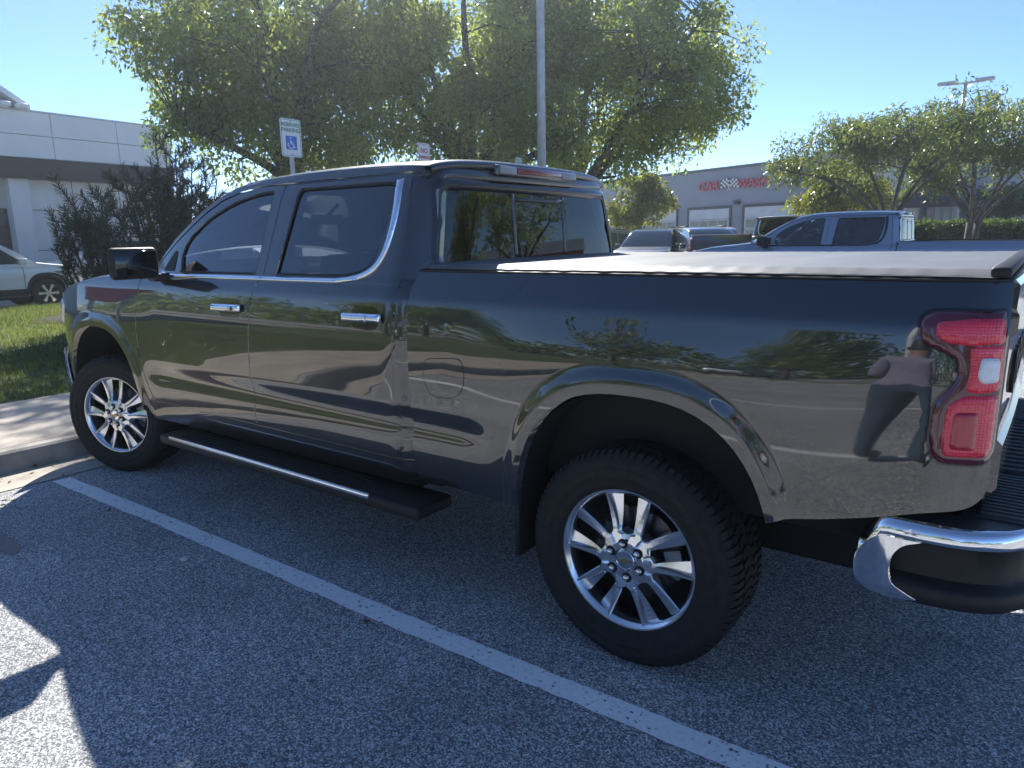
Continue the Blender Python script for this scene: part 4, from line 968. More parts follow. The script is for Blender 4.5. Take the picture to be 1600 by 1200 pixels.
# ------------------------------------------------------------------ light poles, signs
M_POLE = nmat('galvanised_pole', (.42, .42, .43), (.52, .52, .53), 8, .5, metal=.25)
lp = thing('light_pole', 'tall slim grey light pole rising behind the truck cab', 'light pole', (*at(-0.5654, 0.8248, 16.2)[:2], .13))
MB().tube([(0, 0, 0), (0, 0, 9.4)], [.105, .075], 16).build('pole', M_POLE, lp, True)
rbox('base_plate', -.2, .2, -.2, .2, 0, .04, M_POLE, lp, .01, 1)
rbox('lamp_head', -.25, .75, -.2, .2, 9.35, 9.5, M_POLE, lp, .04, 2)
l2 = thing('light_pole', 'distant twin-armed light pole above the right hand trees', 'light pole', (*at(-.1, .995, 46)[:2], 0))
MB().tube([(0, 0, 0), (0, 0, 8.95)], [.14, .10], 12).build('pole', M_POLE, l2, True)
MB().tube([(-.9, 0, 9.0), (.9, 0, 9.0)], .05, 8).build('arm', M_POLE, l2, True)
for x in (-.85, .85): rbox('lamp_head', x-.42, x+.42, -.25, .25, 9.0, 9.14, M_POLE, l2, .03, 2)
M_SIGN = pm('sign_white', (.72, .74, .74), .45); M_SGREEN = pm('sign_green', (.05, .28, .17), .5); M_SBLUE = pm('sign_blue', (.02, .16, .55), .45); M_SRED = pm('sign_red', (.55, .04, .05), .5); M_SBACK = pm('sign_back', (.33, .40, .37), .45, .5)
SX = Matrix.Rotation(R_(90), 4, 'Z') @ Matrix.Rotation(R_(90), 4, 'X')      # text plane facing +x
def sign(label, loc, w, h, zt, kind):
    t = thing('parking_sign', label, 'sign', loc, 0, 'parking signs along the sidewalk')
    MB().box(-.045, -.012, -.025, .025, 0, zt-.03).build('post', M_POLE, t)
    for i in range(8): pass
    def plate(name, ww, hh, x, zc, r, mat, par, th=.003):
        o = fillet([(-ww/2, -hh/2), (ww/2, -hh/2), (ww/2, hh/2), (-ww/2, hh/2)], r, 4); n = len(o)
        v = [(x, a, zc+b) for a, b in o]+[(x+th, a, zc+b) for a, b in o]; f = [tuple(range(n))[::-1], tuple(range(n, 2*n))]+[(i, (i+1) % n, n+(i+1) % n, n+i) for i in range(n)]
        return mesh_obj(name, v, f, mat, par)
    zc = zt-h/2
    if kind == 'back': plate('plate', w, h, -.012, zc, .02, M_SBACK, t); return t
    p = plate('plate', w, h, -.012, zc, .03, M_SIGN, t)
    cm = M_SGREEN if kind == 'reserved' else M_SRED
    # border as four thin bars
    for a, b, c, d in ((-w/2+.015, w/2-.015, -h/2+.012, -h/2+.018), (-w/2+.015, w/2-.015, h/2-.018, h/2-.012), (-w/2+.012, -w/2+.018, -h/2+.015, h/2-.015), (w/2-.018, w/2-.012, -h/2+.015, h/2-.015)):
        MB().box(-.0090, -.0075, a, b, zc+c, zc+d).build('border', cm, p)
    def tx(s, size, z, m): text_obj('lettering', s, size, m, p, Matrix.Translation((-.007, 0, z)) @ SX, .0008, bold=.002)
    if kind == 'reserved':
        tx('RESERVED', .060, zc+h*.34, cm); tx('PARKING', .066, zc+h*.20, cm)
        sq = plate('symbol_square', .165, .165, -.0088, zc-h*.13, .008, M_SBLUE, p, .0015)
        wm = MB(); zz = zc-h*.13; X = -.0062
        ring = [(X, -.012+.042*math.cos(a), zz-.026+.042*math.sin(a)) for a in [R_(150+i*15) for i in range(17)]]
        wm.tube(ring, .006, 6); wm.tube([(X, -.014, zz+.035), (X, -.010, zz-.012), (X, .022, zz-.012), (X, .040, zz-.055), (X, .055, zz-.050)], .0075, 6); wm.tube([(X, -.012, zz+.012), (X, .018, zz+.010)], .006, 6)
        wm.tube([(X, -.014, zz+.050), (X, -.014, zz+.066)], .011, 8); o = wm.build('wheelchair_symbol', M_SIGN, sq)
    else:
        tx('NO', .10, zc+h*.22, cm); tx('PARKING', .055, zc-h*.02, cm)
    for z in (zc+h/2-.03, zc-h/2+.03):
        MB().tube([(-.008, 0, z), (-.004, 0, z)], .008, 8).build('bolt', M_DISC, p)
    return t
sign('white reserved parking sign with blue wheelchair symbol and green letters', (-6.68, 2.72, .13), .305, .457, 2.94, 'reserved')
sign('small white no parking sign with red letters, over the cab roof', (-6.68, 5.12, .13), .255, .40, 2.86, 'no')
sign('small grey green sign seen beside the tall light pole', (-6.68, 7.55, .13), .20, .42, 2.83, 'back')

# ------------------------------------------------------------------ buildings
def frame(t, origin, d):
    t.location = origin; t.rotation_euler = (0, 0, math.atan2(d[1], d[0])); return t
# white dealership: local x along the wall to the right, local -y towards the viewer
M_WPAN = nmat('white_metal_panel', (.74, .76, .78), (.80, .82, .83), .8, .45); M_BBAND = pm('black_band', (.012, .014, .018), .35, .2); M_WWALL = nmat('white_wall', (.68, .69, .70), (.75, .76, .77), 1.2, .7); M_DGL = pm('dark_glazing', (.02, .03, .04), .05, 0, 1.)
wb = frame(thing('dealership_building', 'white panelled building with black band at the left edge', 'building'), (-26.9, 7.4, 0), (-.07, .9975))
MB().box(-16, 4.60, .05, 14, 0, 5.85).build('wall', M_BBAND, wb)
cw = 2.22
for r, (z0, z1) in enumerate(((4.43, 5.14), (5.16, 5.89))):
    for k in range(-7, 2):
        x0 = k*cw+.34+.012; x1 = (k+1)*cw+.34-.012 if k < 1 else 4.59
        MB().box(x0, x1, -.55, .04, z0, z1).build('panel', M_WPAN, wb)
MB().box(-16, 4.63, -.58, .02, 5.89, 5.95).build('coping', pm('coping_metal', (.5, .52, .54), .4, .5), wb)
MB().box(-16, 4.63, -.60, .02, 3.75, 4.41).build('black_band', M_BBAND, wb)
for x0, x1 in ((-16, -3.6), (-.55, 4.60)): MB().box(x0, x1, -.10, .03, 0, 3.75).build('lower_wall', M_WWALL, wb)
MB().box(-1.15, -.55, -.40, .04, 0, 3.75).build('pilaster', M_WWALL, wb)
MB().box(-3.6, -1.15, -.12, .04, 2.80, 3.75).build('lintel', nmat('beige_panel', (.45, .45, .42), (.5, .5, .47), 2, .7), wb)
gd = MB().box(-3.6, -1.15, .0, .045, 0, 2.85).build('garage_door', M_BBAND, wb)
for i in range(4):
    for j in range(5): MB().box(-3.52+.58*i, -3.0+.58*i, -.03, .0, .1+.55*j, .57+.55*j).build('pane', M_DGL, gd)
for x in (.95, 2.6): MB().box(x, x+.02, -.105, -.099, 0, 3.75).build('wall_joint', M_BBAND, wb)
for z in (1.4, 2.75): MB().box(-.55, 4.60, -.106, -.1, z, z+.02).build('wall_joint', M_BBAND, wb)
rfv = [(-9.0, -.5, 10.74), (-1.0, -.5, 6.62), (-.2, -.5, 6.12), (-.2, 9, 6.12), (-1.0, 9, 6.62), (-9.0, 9, 10.74)]
rfv += [(x, y, z-.2) for x, y, z in rfv]
mesh_obj('sloped_roof', rfv, [(0, 1, 4, 5), (1, 2, 3, 4), (6, 11, 10, 7), (7, 10, 9, 8), (0, 6, 7, 1), (1, 7, 8, 2), (2, 8, 9, 3), (3, 9, 10, 4), (4, 10, 11, 5), (5, 11, 6, 0)], M_WPAN, wb)
mesh_obj('upper_block', [(-8.9, y, z) for y in (-.2, 8.8) for z in (5.85, 10.45)]+[(-.3, y, 5.85) for y in (-.2, 8.8)]+[(-1.05, y, 6.42) for y in (-.2, 8.8)], [(0, 4, 6, 1), (2, 3, 7, 5), (0, 2, 5, 4), (1, 6, 7, 3), (6, 4, 5, 7)], nmat('grey_gable', (.25, .27, .29), (.3, .32, .34), 1, .6), wb)
for x in (-1.25, -.75): rbox('flood_lamp', x, x+.32, -.95, -.6, 5.93, 6.08, M_WPAN, wb, .05, 2)

# car wash
M_GWALL = nmat('grey_render', (.22, .25, .30), (.26, .29, .34), .7, .85, .15, 6, bscale=40, bdist=.004)
M_RAIL_ = pm('door_frame_dark', (.03, .035, .045), .5); M_DOORW = nmat('white_door_panel', (.50, .52, .55), (.58, .6, .62), 2, .5)
cwb = frame(thing('car_wash_building', 'long grey car wash building behind the parked cars', 'building'), (-8.4, 35.2, 0), (.932, -.361))
MB().box(-24, 5.0, .05, 14, 0, 5.08).build('wall', M_GWALL, cwb)
MB().box(-24.05, -.55, -.06, 14.05, 5.08, 5.22).build('coping', pm('coping_dark', (.07, .08, .10), .5), cwb)
MB().box(-.5, 5.05, -.02, 14.05, 5.08, 5.30).build('raised_parapet', M_GWALL, cwb)
MB().box(-.55, 5.1, -.08, 14.1, 5.30, 5.42).build('coping', MATS['coping_dark'], cwb)
def roller(x0, x1, h):
    d = MB().box(x0-.12, x0, -.03, .06, 0, h+.14).box(x1, x1+.12, -.03, .06, 0, h+.14).box(x0, x1, -.03, .06, h, h+.14).build('garage_door', M_RAIL_, cwb)
    n = 5; hh = h/n
    for k in range(n):
        MB().box(x0+.02, x1-.02, .0, .03, k*hh+.015, (k+1)*hh-.015).build('door_section', M_DOORW, d)
        if k in (2, 3):
            m = 4
            for j in range(m):
                a = x0+.1+(x1-x0-.2)*j/m; MB().box(a+.04, a+(x1-x0-.2)/m-.04, -.015, .002, k*hh+.08, (k+1)*hh-.08).build('pane', M_DGL, d)
roller(-8.85, -5.75, 2.95); roller(-4.7, -1.4, 2.95); roller(-13.0, -9.9, 2.95)
rbox('wall_lamp', -5.35, -5.0, -.25, .04, 3.12, 3.32, M_RAIL_, cwb, .03, 1)
RX = Matrix.Rotation(R_(90), 4, 'X')
M_SIGNR = pm('sign_letter_red', (.52, .03, .05), .4)
sg = thing('car_wash_sign', 'red CAR WASH letters with chequered flags on the grey wall', 'sign', (-8.4, 35.2, 0), math.atan2(-.361, .932))
text_obj('word', 'CAR', .68, M_SIGNR, sg, Matrix.Translation((-7.27, -.10, 4.20)) @ RX @ Matrix.Scale(1.15, 4, (1, 0, 0)), .04, bold=.012)
text_obj('word', 'WASH', .68, M_SIGNR, sg, Matrix.Translation((-4.12, -.10, 4.20)) @ RX @ Matrix.Scale(1.08, 4, (1, 0, 0)), .04, bold=.012)
fl = thing('flag_emblem', 'x', 'sign'); bpy.data.objects.remove(fl)
M_FW = pm('flag_white', (.7, .7, .7), .5); M_FB = pm('flag_black', (.015, .015, .018), .5)
for s in (-1, 1):
    st = MB().tube([(-5.78-s*.10, -.11, 3.88), (-5.78+s*.22, -.11, 4.55)], .018, 6).build('flag_staff', M_FW, sg)
    for i in range(5):
        for j in range(4):
            x = -5.78+s*(.16+.12*(i-(1 if s < 0 else 0)))*(1 if s > 0 else 1.0); z = 4.50-.11*j-.02*i+(.03 if s < 0 else 0)
            MB().box(x-.06, x+.06, -.125-.002*s, -.105, z-.055, z+.055).build('flag_square', M_FW if (i+j) % 2 else M_FB, st)
# white box sign, awning and glazed corner at the right end
MB().box(1.0, 2.6, -.10, .04, 3.35, 4.35).build('blank_sign_frame', M_RAIL_, cwb); MB().box(1.08, 2.52, -.13, -.1, 3.43, 4.2).build('blank_sign', pm('pale_blue_sign', (.35, .42, .52), .5), cwb)
MB().box(3.2, 4.95, -.12, .045, 0, 4.6).build('corner_pier', nmat('pale_pier', (.42, .44, .46), (.5, .52, .54), 2, .7), cwb)
aw = mesh_obj('awning', [(4.5, -1.2, 2.75), (6.8, -1.2, 2.75), (6.8, .0, 3.55), (4.5, .0, 3.55), (4.5, -1.2, 2.5), (6.8, -1.2, 2.5), (6.8, .0, 2.5), (4.5, .0, 2.5)], [(0, 1, 2, 3), (4, 7, 6, 5), (0, 4, 5, 1), (1, 5, 6, 2), (2, 6, 7, 3), (3, 7, 4, 0)], pm('dark_awning', (.025, .03, .04), .7), cwb)
for k in range(4): MB().box(5.1+.36*k, 5.3+.36*k, .3, .5, 0, 4.5-.02*k).build('louvre', MATS['pale_pier'], cwb)
MB().tube([(3.05, -.14, .2), (3.05, -.14, 4.8)], .08, 8).build('downpipe', M_POLE, cwb)
MB().tube([(-15.4, 1.5, 5.2), (-15.4, 1.5, 5.75)], .18, 10).build('roof_vent', M_POLE, cwb)

# ------------------------------------------------------------------ other vehicles
def make_suv(label, mat, loc, rz, clad=True, group='cars parked in the background', slots=0, scale=1., name='parked_suv', wh=.38):
    t = thing(name, label, 'car', loc, rz, group); t.scale = (scale,)*3
    A1 = (0, .37, .42, .46); A2 = (-2.85, .37, .42, .46)
    def YS(x, z):
        b = .955-.10*max(0, .75-z)**1.5-.06*max(0, z-.85)**1.3*3
        b += .018*(1-sst(.9, 1.25, sup(x, z, A1)))+.018*(1-sst(.9, 1.25, sup(x, z, A2)))
        g = .90-.36*(z-1.08); w = sst(1.04, 1.12, z); y = lerp(b, g, w)
        if x < -3.1: y -= .20*((-3.1-x)/.66)**2.2
        if x > .55: y -= .10*((x-.55)/.5)**2.2
        return y
    top = [(-3.74, .84), (-3.66, .98), (-3.45, 1.04), (-3.0, 1.10), (-2.68, 1.15), (-2.35, 1.38), (-1.95, 1.63), (-1.75, 1.69), (-1.2, 1.745), (-.5, 1.745), (.2, 1.71), (.62, 1.65), (.85, 1.42), (.98, 1.15)]
    rear = [(1.06, .92), (1.07, .7), (1.02, .42), (.9, .34)]
    a1 = arch_line(A1, 1., R_(0), R_(180), 18); a2 = arch_line(A2, 1., R_(0), R_(180), 18)
    o = top+rear+[(.43, .34)]+a1+[(-.43, .34), (-2.42, .34)]+a2+[(-3.28, .34), (-3.66, .36), (-3.76, .6)]
    for s in (-1, 1):
        bs = panel('body_side', o, mat, t, YS, s, .07, 0, .03)
        panel('front_window', fillet([(-2.42, 1.14), (-1.98, 1.50), (-1.62, 1.635), (-1.28, 1.655), (-1.25, 1.13)], .03), M_DGL, t, YS, s, .08, .004, .004)
        panel('rear_window', fillet([(-1.19, 1.13), (-1.21, 1.66), (-.5, 1.665), (-.18, 1.64), (-.12, 1.15)], .03), M_DGL, t, YS, s, .08, .004, .004)
        panel('quarter_window', fillet([(-.06, 1.16), (-.12, 1.635), (.35, 1.58), (.55, 1.25)], .03), M_DGL, t, YS, s, .08, .004, .004)
        for x0 in (-2.35, -1.22, -.10): panel('door_gap', [(x0, 1.06), (x0+.012, 1.06), (x0+.012, .45), (x0, .45)], M_DARK, t, YS, s, .05, .002, 0)
        for x0 in (-1.55, -.45): panel('door_handle', fillet([(x0, .98), (x0+.2, .985), (x0+.2, .945), (x0, .95)], .01), mat, t, YS, s, .05, .02, .015)
        panel('headlight', fillet([(-3.28, 1.00), (-3.60, .94), (-3.70, .86), (-3.70, .78), (-3.52, .80), (-3.36, .88)], .02), pm('headlight_dark', (.10, .11, .12), .1, 0, 1.), t, YS, s, .04, .006, .004)
        panel('headlight_lens', fillet([(-3.40, .955), (-3.60, .915), (-3.66, .87), (-3.50, .85)], .02), M_WHLENS, t, YS, s, .04, .010, .003)
        panel('indicator', [(-3.30, .99), (-3.38, .975), (-3.44, .90), (-3.37, .89)], pm('amber_red_lens', (.5, .06, .02), .2), t, YS, s, .04, .012, .003)
        panel('fog_light_trim', fillet([(-3.56, .62), (-3.66, .64), (-3.70, .46), (-3.50, .44)], .02), M_GLOSSBLK, t, YS, s, .04, .006, .004)
        panel('tail_light', fillet([(.66, 1.10), (.98, 1.08), (1.05, .90), (.80, .88)], .02), M_REDLENS, t, YS, s, .04, .006, .004)
        if clad:
            panel('sill_cladding', [(-2.40, .52), (-.45, .52), (-.45, .345), (-2.40, .345)], M_PLASTIC, t, YS, s, .06, .008, .01)
            for A in (A1, A2): panel('arch_cladding', arch_line(A, 1.16, 0, math.pi, 18)+arch_line(A, 1.0, math.pi, 0, 18), M_PLASTIC, t, YS, s, .06, .010, .01)
            panel('bumper_cladding', [(-3.30, .50), (-3.72, .52), (-3.66, .36), (-3.30, .345)], M_PLASTIC, t, YS, s, .06, .008, .01)
        for A in (A1, A2):
            mesh_obj('wheel_liner', [(x, s*.5, z) for x, z in arch_line(A, .99, 0, math.pi, 14)]+[(x, s*.93, z) for x, z in arch_line(A, .99, 0, math.pi, 14)], [(i, i+1, 16+i, 15+i) for i in range(14)]+[tuple(range(15))], M_DARK, t)
            y = s*.93; sg_ = 1 if s < 0 else -1
            wt = MB().lathe_y([(.24, -.02), (.27, .0), (.34, .01), (wh-.01, -.02), (wh, -.06), (wh, -.18), (.3, -.22)], 32, (0, 0, 0)).build('wheel', M_RUBBER, t, True); wt.location = (A[0], y, wh); wt.rotation_euler = (0, 0, 0 if s < 0 else math.pi)
            MB().lathe_y([(.245, -.015), (.235, -.005), (.225, -.03), (.20, -.08), (0, -.09)], 28).build('rim_barrel', M_DARK, wt, True)
            sp = MB()
            for k in range(6):
                a = R_(60*k); c_, s_ = math.cos(a), math.sin(a)
                for off, w0 in ((0, .022),):
                    q = []
                    for r, w_ in ((.03, .03), (.12, .024), (.235, .045)):
                        for e in (-1, 1): q.append((r*c_-e*w_*s_, .006+.0*r, r*s_+e*w_*c_))
                    sp.add(q, [(0, 2, 3, 1), (2, 4, 5, 3)])
            sp.lathe_y([(.05, -.01), (.04, .0), (0, .0)], 14); sp.build('spokes', M_RIM, wt)
        mr = rbox('mirror', -2.42, -2.26, *sorted((s*.93, s*1.10)), 1.12, 1.27, mat, t, .03, 2)
        MB().tube([(-1.6, s*.62, 1.79), (-.9, s*.63, 1.80), (.3, s*.62, 1.755)], .018, 6).build('roof_rail', M_PLASTIC, t, True)
    strip('hood', spl(top[1:5], 3), mat, t, YS, .035, 4, 2, 15, normal=(0, 1)); strip('windshield', spl(top[4:8], 3), M_DGL, t, YS, .05, 3, 1.8, 15)
    strip('roof', spl(top[7:12], 3), mat, t, YS, .03, 4, 2, 15, normal=(0, 1)); strip('tailgate_glass', top[11:], M_DGL, t, YS, .03, 4, 2, 11, normal=(1, .3)); strip('tailgate', [top[-1]]+rear, mat, t, YS, .03, 4, 2, 11, normal=(1, 0))
    gr = strip('grille', [(-3.66, .36), (-3.76, .6), (-3.74, .84), (-3.66, .98)], mat, t, YS, .06, 4, 2, 15, normal=(-1, 0))
    GY = lambda x, z: .52
    strip('grille_opening', [(-3.775, .50), (-3.785, .62), (-3.775, .86)], M_GLOSSBLK, t, GY, .05, 4, 2, 11, normal=(-1, 0))
    for k in range(slots): y0 = -.42+.84*k/max(1, slots-1); MB().box(-3.85, -3.82, y0-.02, y0+.02, .55, .84).build('grille_bar', M_CHROME, t)
    MB().box(-3.55, .95, -.80, .80, .26, .5).build('chassis', M_DARK, t); MB().box(-2.2, .5, -.70, .70, .5, 1.0).build('cabin', M_DARK, t)
    return t
M_WHITE = paint('white_paint', (.72, .73, .74), 0.); M_GREYP = paint('grey_paint', (.16, .18, .21), .5); M_BLKP = paint('black_car_paint', (.012, .012, .014), .2); M_SILV = paint('silver_paint', (.50, .52, .55), .6); M_REDP = paint('red_paint', (.35, .012, .018), .2); M_NAVY = paint('navy_paint', (.03, .045, .075), .3)
def pxy(dx, dy, D): return (VX+dx*D, VY+dy*D, 0)
make_suv('white SUV with black wheel arch cladding, nose showing at the left edge', M_WHITE, (-20.3, 1.55, 0), R_(-90))
make_suv('white SUV partly hidden behind the pine tufts', M_WHITE, (-22.6, 9.2, 0), R_(62))
make_suv('dark navy SUV behind the pine, beyond the white ones', M_NAVY, (-24.6, 10.8, 0), R_(-100))
make_suv('black SUV with slotted grille facing the camera, right of the cab', M_BLKP, pxy(-.424, .905, 27), R_(103), False, slots=7)
make_suv('grey SUV parked at the far left of the background row', M_GREYP, pxy(-.474, .88, 29), R_(30), False)
make_suv('black car with chrome grille just right of the slotted grille SUV', M_BLKP, pxy(-.388, .918, 26), R_(130), False, slots=5)
make_suv('silver SUV behind the black pickup bed', M_SILV, pxy(-.360, .932, 28), R_(110), False)
# pickups sharing the big truck's shape
def pickup(label, swap, loc, rz, skip=()):
    c = copy_tree(truck, None, swap, skip); c.location = loc; c.rotation_euler = (0, 0, rz); c["label"] = label; c["group"] = 'pickups parked in the background'; c["category"] = 'pickup'; return c
CV = ('tonneau_cover', 'cover_rail', 'cover_end_bar', 'tread', 'lettering')
pickup('blue grey crew cab pickup parked on the far side, behind the tonneau cover', {M_PAINT: M_BLUE, M_CHROME: M_PLASTIC}, (.20, 10.3, 0), 0, CV).scale = (.97, .97, .97)
pickup('black pickup behind the blue grey one, tail towards the left', {M_PAINT: M_BLKP}, (-6.6, 18.6, .08), R_(180-14), CV)
# ------------------------------------------------------------------ people
def person(label, loc, rz, top, legs, hair, joints, scale=1.):
    t = thing('person', label, 'person', loc, rz); t.scale = (scale,)*3
    J = dict(pel=(0, 0, .95), ch=(0, -.01, 1.25), nk=(0, 0, 1.45), hd=(0, -.02, 1.56), tp=(0, -.02, 1.72),
             shL=(-.19, 0, 1.40), shR=(.19, 0, 1.40), elL=(-.25, .02, 1.12), elR=(.25, .02, 1.12), haL=(-.25, -.10, .90), haR=(.25, -.10, .90),
             hpL=(-.095, 0, .90), hpR=(.095, 0, .90), knL=(-.11, -.03, .50), knR=(.11, -.01, .50), anL=(-.12, .02, .09), anR=(.12, .04, .09), toL=(-.14, -.17, .035), toR=(.15, -.15, .035))
    J.update(joints)
    RA = dict(pel=.15, ch=.155, nk=.058, hd=.088, tp=.06, shL=.075, shR=.075, elL=.045, elR=.045, haL=.032, haR=.032, hpL=.098, hpR=.098, knL=.068, knR=.068, anL=.045, anR=.045, toL=.038, toR=.038)
    E = [('pel', 'ch'), ('ch', 'nk'), ('nk', 'hd'), ('hd', 'tp'), ('ch', 'shL'), ('shL', 'elL'), ('elL', 'haL'), ('ch', 'shR'), ('shR', 'elR'), ('elR', 'haR'), ('pel', 'hpL'), ('hpL', 'knL'), ('knL', 'anL'), ('anL', 'toL'), ('pel', 'hpR'), ('hpR', 'knR'), ('knR', 'anR'), ('anR', 'toR')]
    K = list(J); me = bpy.data.meshes.new('body'); me.from_pydata([J[k] for k in K], [(K.index(a), K.index(b)) for a, b in E], [])
    o = bpy.data.objects.new('body', me); col.objects.link(o)
    md = o.modifiers.new('skin', 'SKIN'); 
    sk = me.skin_vertices[0].data if me.skin_vertices else None
    if sk is None:
        bm = bmesh.new(); bm.from_mesh(me); bm.verts.layers.skin.verify(); bm.to_mesh(me); bm.free(); sk = me.skin_vertices[0].data
    for i, k in enumerate(K): sk[i].radius = (RA[k], RA[k]*(.72 if k in ('pel', 'ch') else 1)); sk[i].use_root = (k == 'pel')
    sb = o.modifiers.new('sub', 'SUBSURF'); sb.levels = 2; sb.render_levels = 2
    dg = bpy.context.evaluated_depsgraph_get(); m2 = bpy.data.meshes.new_from_object(o.evaluated_get(dg)); bpy.data.objects.remove(o)
    m2.name = 'body'; m2.materials.clear()
    ms = [pm('skin', (.34, .19, .13), .5), top, legs, pm('shoe', (.05, .05, .055), .6), hair]
    for q in ms: m2.materials.append(q)
    haL, haR = Vector(J['haL']), Vector(J['haR'])
    for p in m2.polygons:
        c = p.center; p.use_smooth = True
        near_hand = min((c-haL).length, (c-haR).length) < .16
        p.material_index = 3 if c.z < .10 else 2 if c.z < .97 and not near_hand else 0 if near_hand else 1 if c.z < 1.44 else (4 if c.z > 1.64 or (c.y > .01 and c.z > 1.53) else 0)
    link(bpy.data.objects.new('body', m2), t)
    # hands: palm and five bent fingers
    for nm, s in (('haL', -1), ('haR', 1)):
        h = Vector(J[nm]); e = Vector(J['el'+nm[-1]]); d = (h-e).normalized(); sd = d.cross(Vector((0, 0, 1))); sd = sd.normalized() if sd.length > .1 else Vector((1, 0, 0)); nrm = sd.cross(d)
        mb = MB(); mb.tube([h-d*.02, h+d*.03, h+d*.085], [.028, .036, .034], 8)
        for k in range(4):
            b = h+d*.08+sd*(-.027+.018*k); L = (.062, .072, .068, .054)[k]; mb.tube([b, b+d*L*.5-nrm*.006, b+d*L*.85-nrm*.03, b+d*L*.8-nrm*.05], [.0095, .009, .008, .006], 6)
        b = h+d*.035-sd*.03*s; mb.tube([b, b-sd*.03*s+d*.025, b-sd*.035*s+d*.055-nrm*.01], [.012, .011, .008], 6)
        mb.build('hand', ms[0], t, True)
    hd = Vector(J['hd'])
    fc = MB().tube([hd+Vector((0, -.085, .03)), hd+Vector((0, -.112, -.012)), hd+Vector((0, -.09, -.018))], [.010, .014, .008], 6); fc.build('nose', ms[0], t, True)
    for s in (-1, 1):
        MB().tube([hd+Vector((s*.033, -.082, .035)), hd+Vector((s*.033, -.091, .035))], .011, 8).build('eye', pm('eye_dark', (.03, .02, .02), .3), t, True)
        MB().tube([hd+Vector((s*.083, 0, .03)), hd+Vector((s*.098, .008, .02)), hd+Vector((s*.085, .004, -.02))], [.014, .016, .008], 6).build('ear', ms[0], t, True)
    MB().tube([hd+Vector((-.025, -.083, -.045)), hd+Vector((0, -.090, -.048)), hd+Vector((.025, -.083, -.045))], .006, 6).build('mouth', pm('lip', (.4, .16, .14), .5), t, True)
    return t
M_DENIM = nmat('denim', (.028, .055, .09), (.045, .08, .12), 60, .9); M_SHIRT = nmat('lilac_shirt', (.22, .20, .28), (.26, .24, .32), 20, .9); M_REDSH = pm('red_shirt', (.5, .05, .06), .9); M_HAIR = pm('dark_hair', (.02, .015, .012), .6); M_DKTR = pm('dark_trousers', (.02, .022, .03), .9)
person('person in lilac shirt and jeans with back to the truck, mirrored in the rear quarter', (.55, -3.80, 0), R_(20), M_SHIRT, M_DENIM, M_HAIR,
       dict(shL=(-.17, 0, 1.40), shR=(.17, 0, 1.40), elL=(-.20, -.02, 1.13), haL=(-.13, -.22, 1.10), elR=(.20, -.02, 1.13), haR=(.13, -.22, 1.10)))
person('distant person in a red shirt near the right hand hedge', pxy(-.036, .999, 38), R_(60), M_REDSH, M_DKTR, M_HAIR, {})

# ------------------------------------------------------------------ the far side of the lot behind the viewer, mirrored in the paint and glass
sheet('verge', -60, 60, -18.5, -16.0, .12, M_LAWN)
strip_ = mesh_obj('verge_kerb', [(-60, -16.0, 0), (60, -16.0, 0), (60, -16.0, .15), (-60, -16.0, .15), (60, -16.14, .15), (-60, -16.14, .15)], [(0, 1, 2, 3), (3, 2, 4, 5)], M_CURB); strip_["kind"] = "structure"
for i, (x, y, s) in enumerate(((-19, -20, 1.), (-11.5, -22, 1.15), (-4, -21, .9), (3.5, -22.5, 1.1), (11, -20.5, 1.), (18, -24, 1.2), (-27, -24, 1.2))):
    tree('verge_tree', 'tree on the grass verge behind the viewer, number %s along the row' % ('one', 'two', 'three', 'four', 'five', 'six', 'seven')[i], 'trees behind the viewer', (x, y, 0), .15, 1.9*s,
         [(0, 0, 4.2*s, 2.2*s, 2.2*s, 2.1*s), (1.0*s, .5, 3.3*s, 1.4*s, 1.4*s, 1.2*s)], 70, 45, .24, M_LEAF, 70+i, (.4, .7), .4, 7, yellow=.2)
rboard = thing('reflection_board', 'plain red board on two posts, added off to the left for the fender reflection', 'sign', (-15.5, -6.3, 0), R_(25))  # unseen board added to put a red reflection into the fender
MB().box(-.06, .06, -.7, .7, 2.1, 2.5).build('board', pm('red_board', (.75, .02, .035), .5), rboard)
for y in (-.5, .5): MB().tube([(0, y, 0), (0, y, 2.1)], .08, 8).build('post', M_POLE, rboard)
for i, (x, m_, nm) in enumerate(((-6.5, M_SILV, 'silver'), (7.0, M_WHITE, 'white'), (10.0, M_BLKP, 'black'))):
    make_suv('%s SUV parked beyond the verge behind the viewer' % nm, m_, (x, -22.5, 0), R_(90), False)
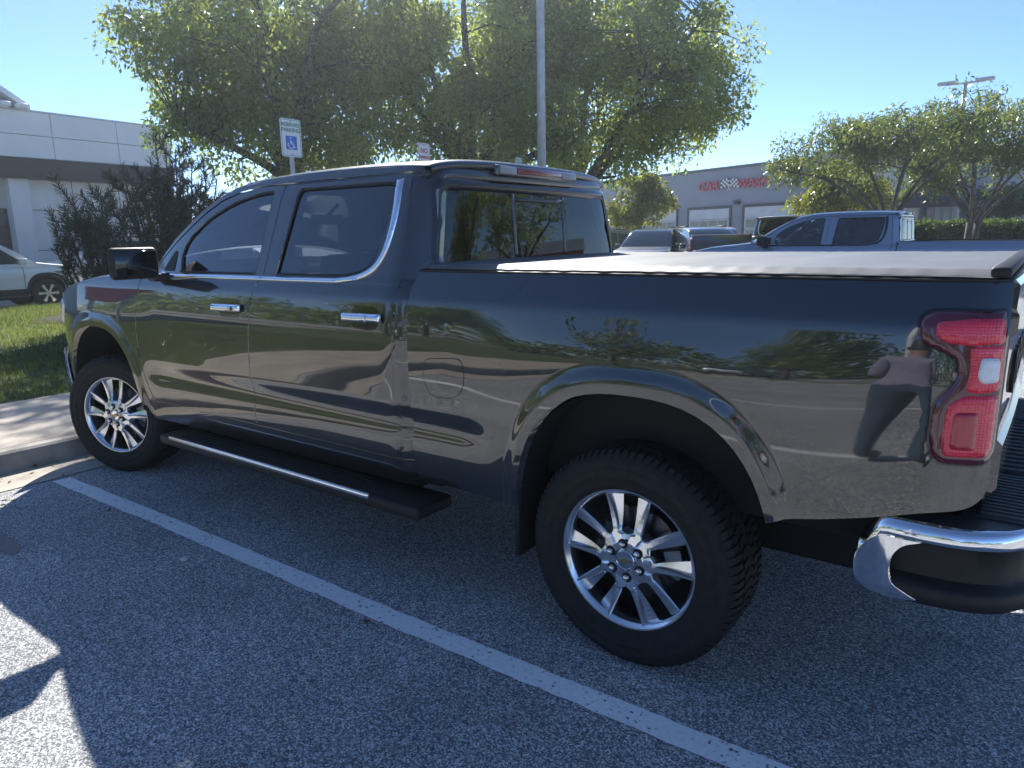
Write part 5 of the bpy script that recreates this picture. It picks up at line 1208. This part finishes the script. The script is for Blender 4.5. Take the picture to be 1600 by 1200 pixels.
# more trees and a brick shop front out to the right, mirrored in the rear window
M_BRICK = nmat('orange_brick', (.30, .13, .07), (.38, .18, .10), 3, .9)
bk = thing('brick_shop', 'low orange brick shop off to the right, mirrored in the rear window', 'building', (30, 27, 0), R_(-45))
MB().box(-14, 14, 0, 6, 0, 3.6).build('wall', M_BRICK, bk); MB().box(-14.2, 14.2, -.6, 6.2, 3.6, 4.3).build('parapet', M_WWALL, bk)
for k in range(6): MB().box(-16.0+4.3*k, -9.6+4.3*k, -.03, .0, .3, 2.7).build('shop_window', M_DGL, bk)
for i, (x, y, s) in enumerate(((11.5, 12.0, 1.1), (19.5, 17.0, 1.2), (15.5, 22.5, 1.2))):
    tree('verge_tree', 'shade tree off to the right of the frame, %s of three' % ('nearest', 'farthest right', 'farthest back')[i], 'trees right of the frame', (x, y, 0), .16, 1.9*s,
         [(0, 0, 4.4*s, 2.3*s, 2.3*s, 2.0*s), (1.0*s, .5, 3.5*s, 1.4*s, 1.4*s, 1.1*s)], 70, 45, .24, M_LEAF, 90+i, (.4, .7), .4, 7, yellow=.2)
l3 = thing('light_pole', 'light pole on the verge behind the viewer, mirrored in the bed side', 'light pole', (-1.2, -16.8, .12))
MB().tube([(0, 0, 0), (0, 0, 8.0)], [.10, .075], 12).build('pole', pm('white_pole', (.7, .7, .7), .5), l3, True); rbox('lamp_head', -.2, .7, -.2, .2, 7.95, 8.1, M_POLE, l3, .03, 2)
# continuous wood beyond the verge behind the viewer and to the right: one mass, mirrored in the paint
rg = np.random.default_rng(8)
n = 9000; P = np.stack([rg.uniform(-75, 75, n), rg.uniform(-33, -29, n), rg.random(n)**.8], 1); P[:, 2] *= 5.0+1.5*np.sin(P[:, 0]*.35)+1.0*np.sin(P[:, 0]*.9+1)
V, F, var = leaves(P, np.full(n, .35), 3, .55, rg, .2, 1., .6)
tag(fastmesh('woodland', V, F, M_LEAF, None, var), 'continuous belt of green woodland far behind the viewer', 'woodland', None, 'stuff')
# ------------------------------------------------------------------ scattering volume added to imitate the veil of lens flare
hz = MB().box(-245, 245, -245, 245, -1.0, 11.6).build('veil_volume', None); hz["kind"] = "stuff"; hz.data.materials.clear()
hm = bpy.data.materials.new('veil_scatter'); t, n, l = nodes_of(hm); n.clear(); hv = n.new("ShaderNodeVolumePrincipled"); ho = n.new("ShaderNodeOutputMaterial")
hv.inputs["Color"].default_value = (.82, .91, 1.0, 1); hv.inputs["Density"].default_value = VEIL_DENSITY; hv.inputs["Anisotropy"].default_value = .7
l.new(hv.outputs[0], ho.inputs["Volume"]); hz.data.materials.append(hm)
tag(hz, 'thin volume over the whole lot, added to imitate lens veil', 'veil_volume')
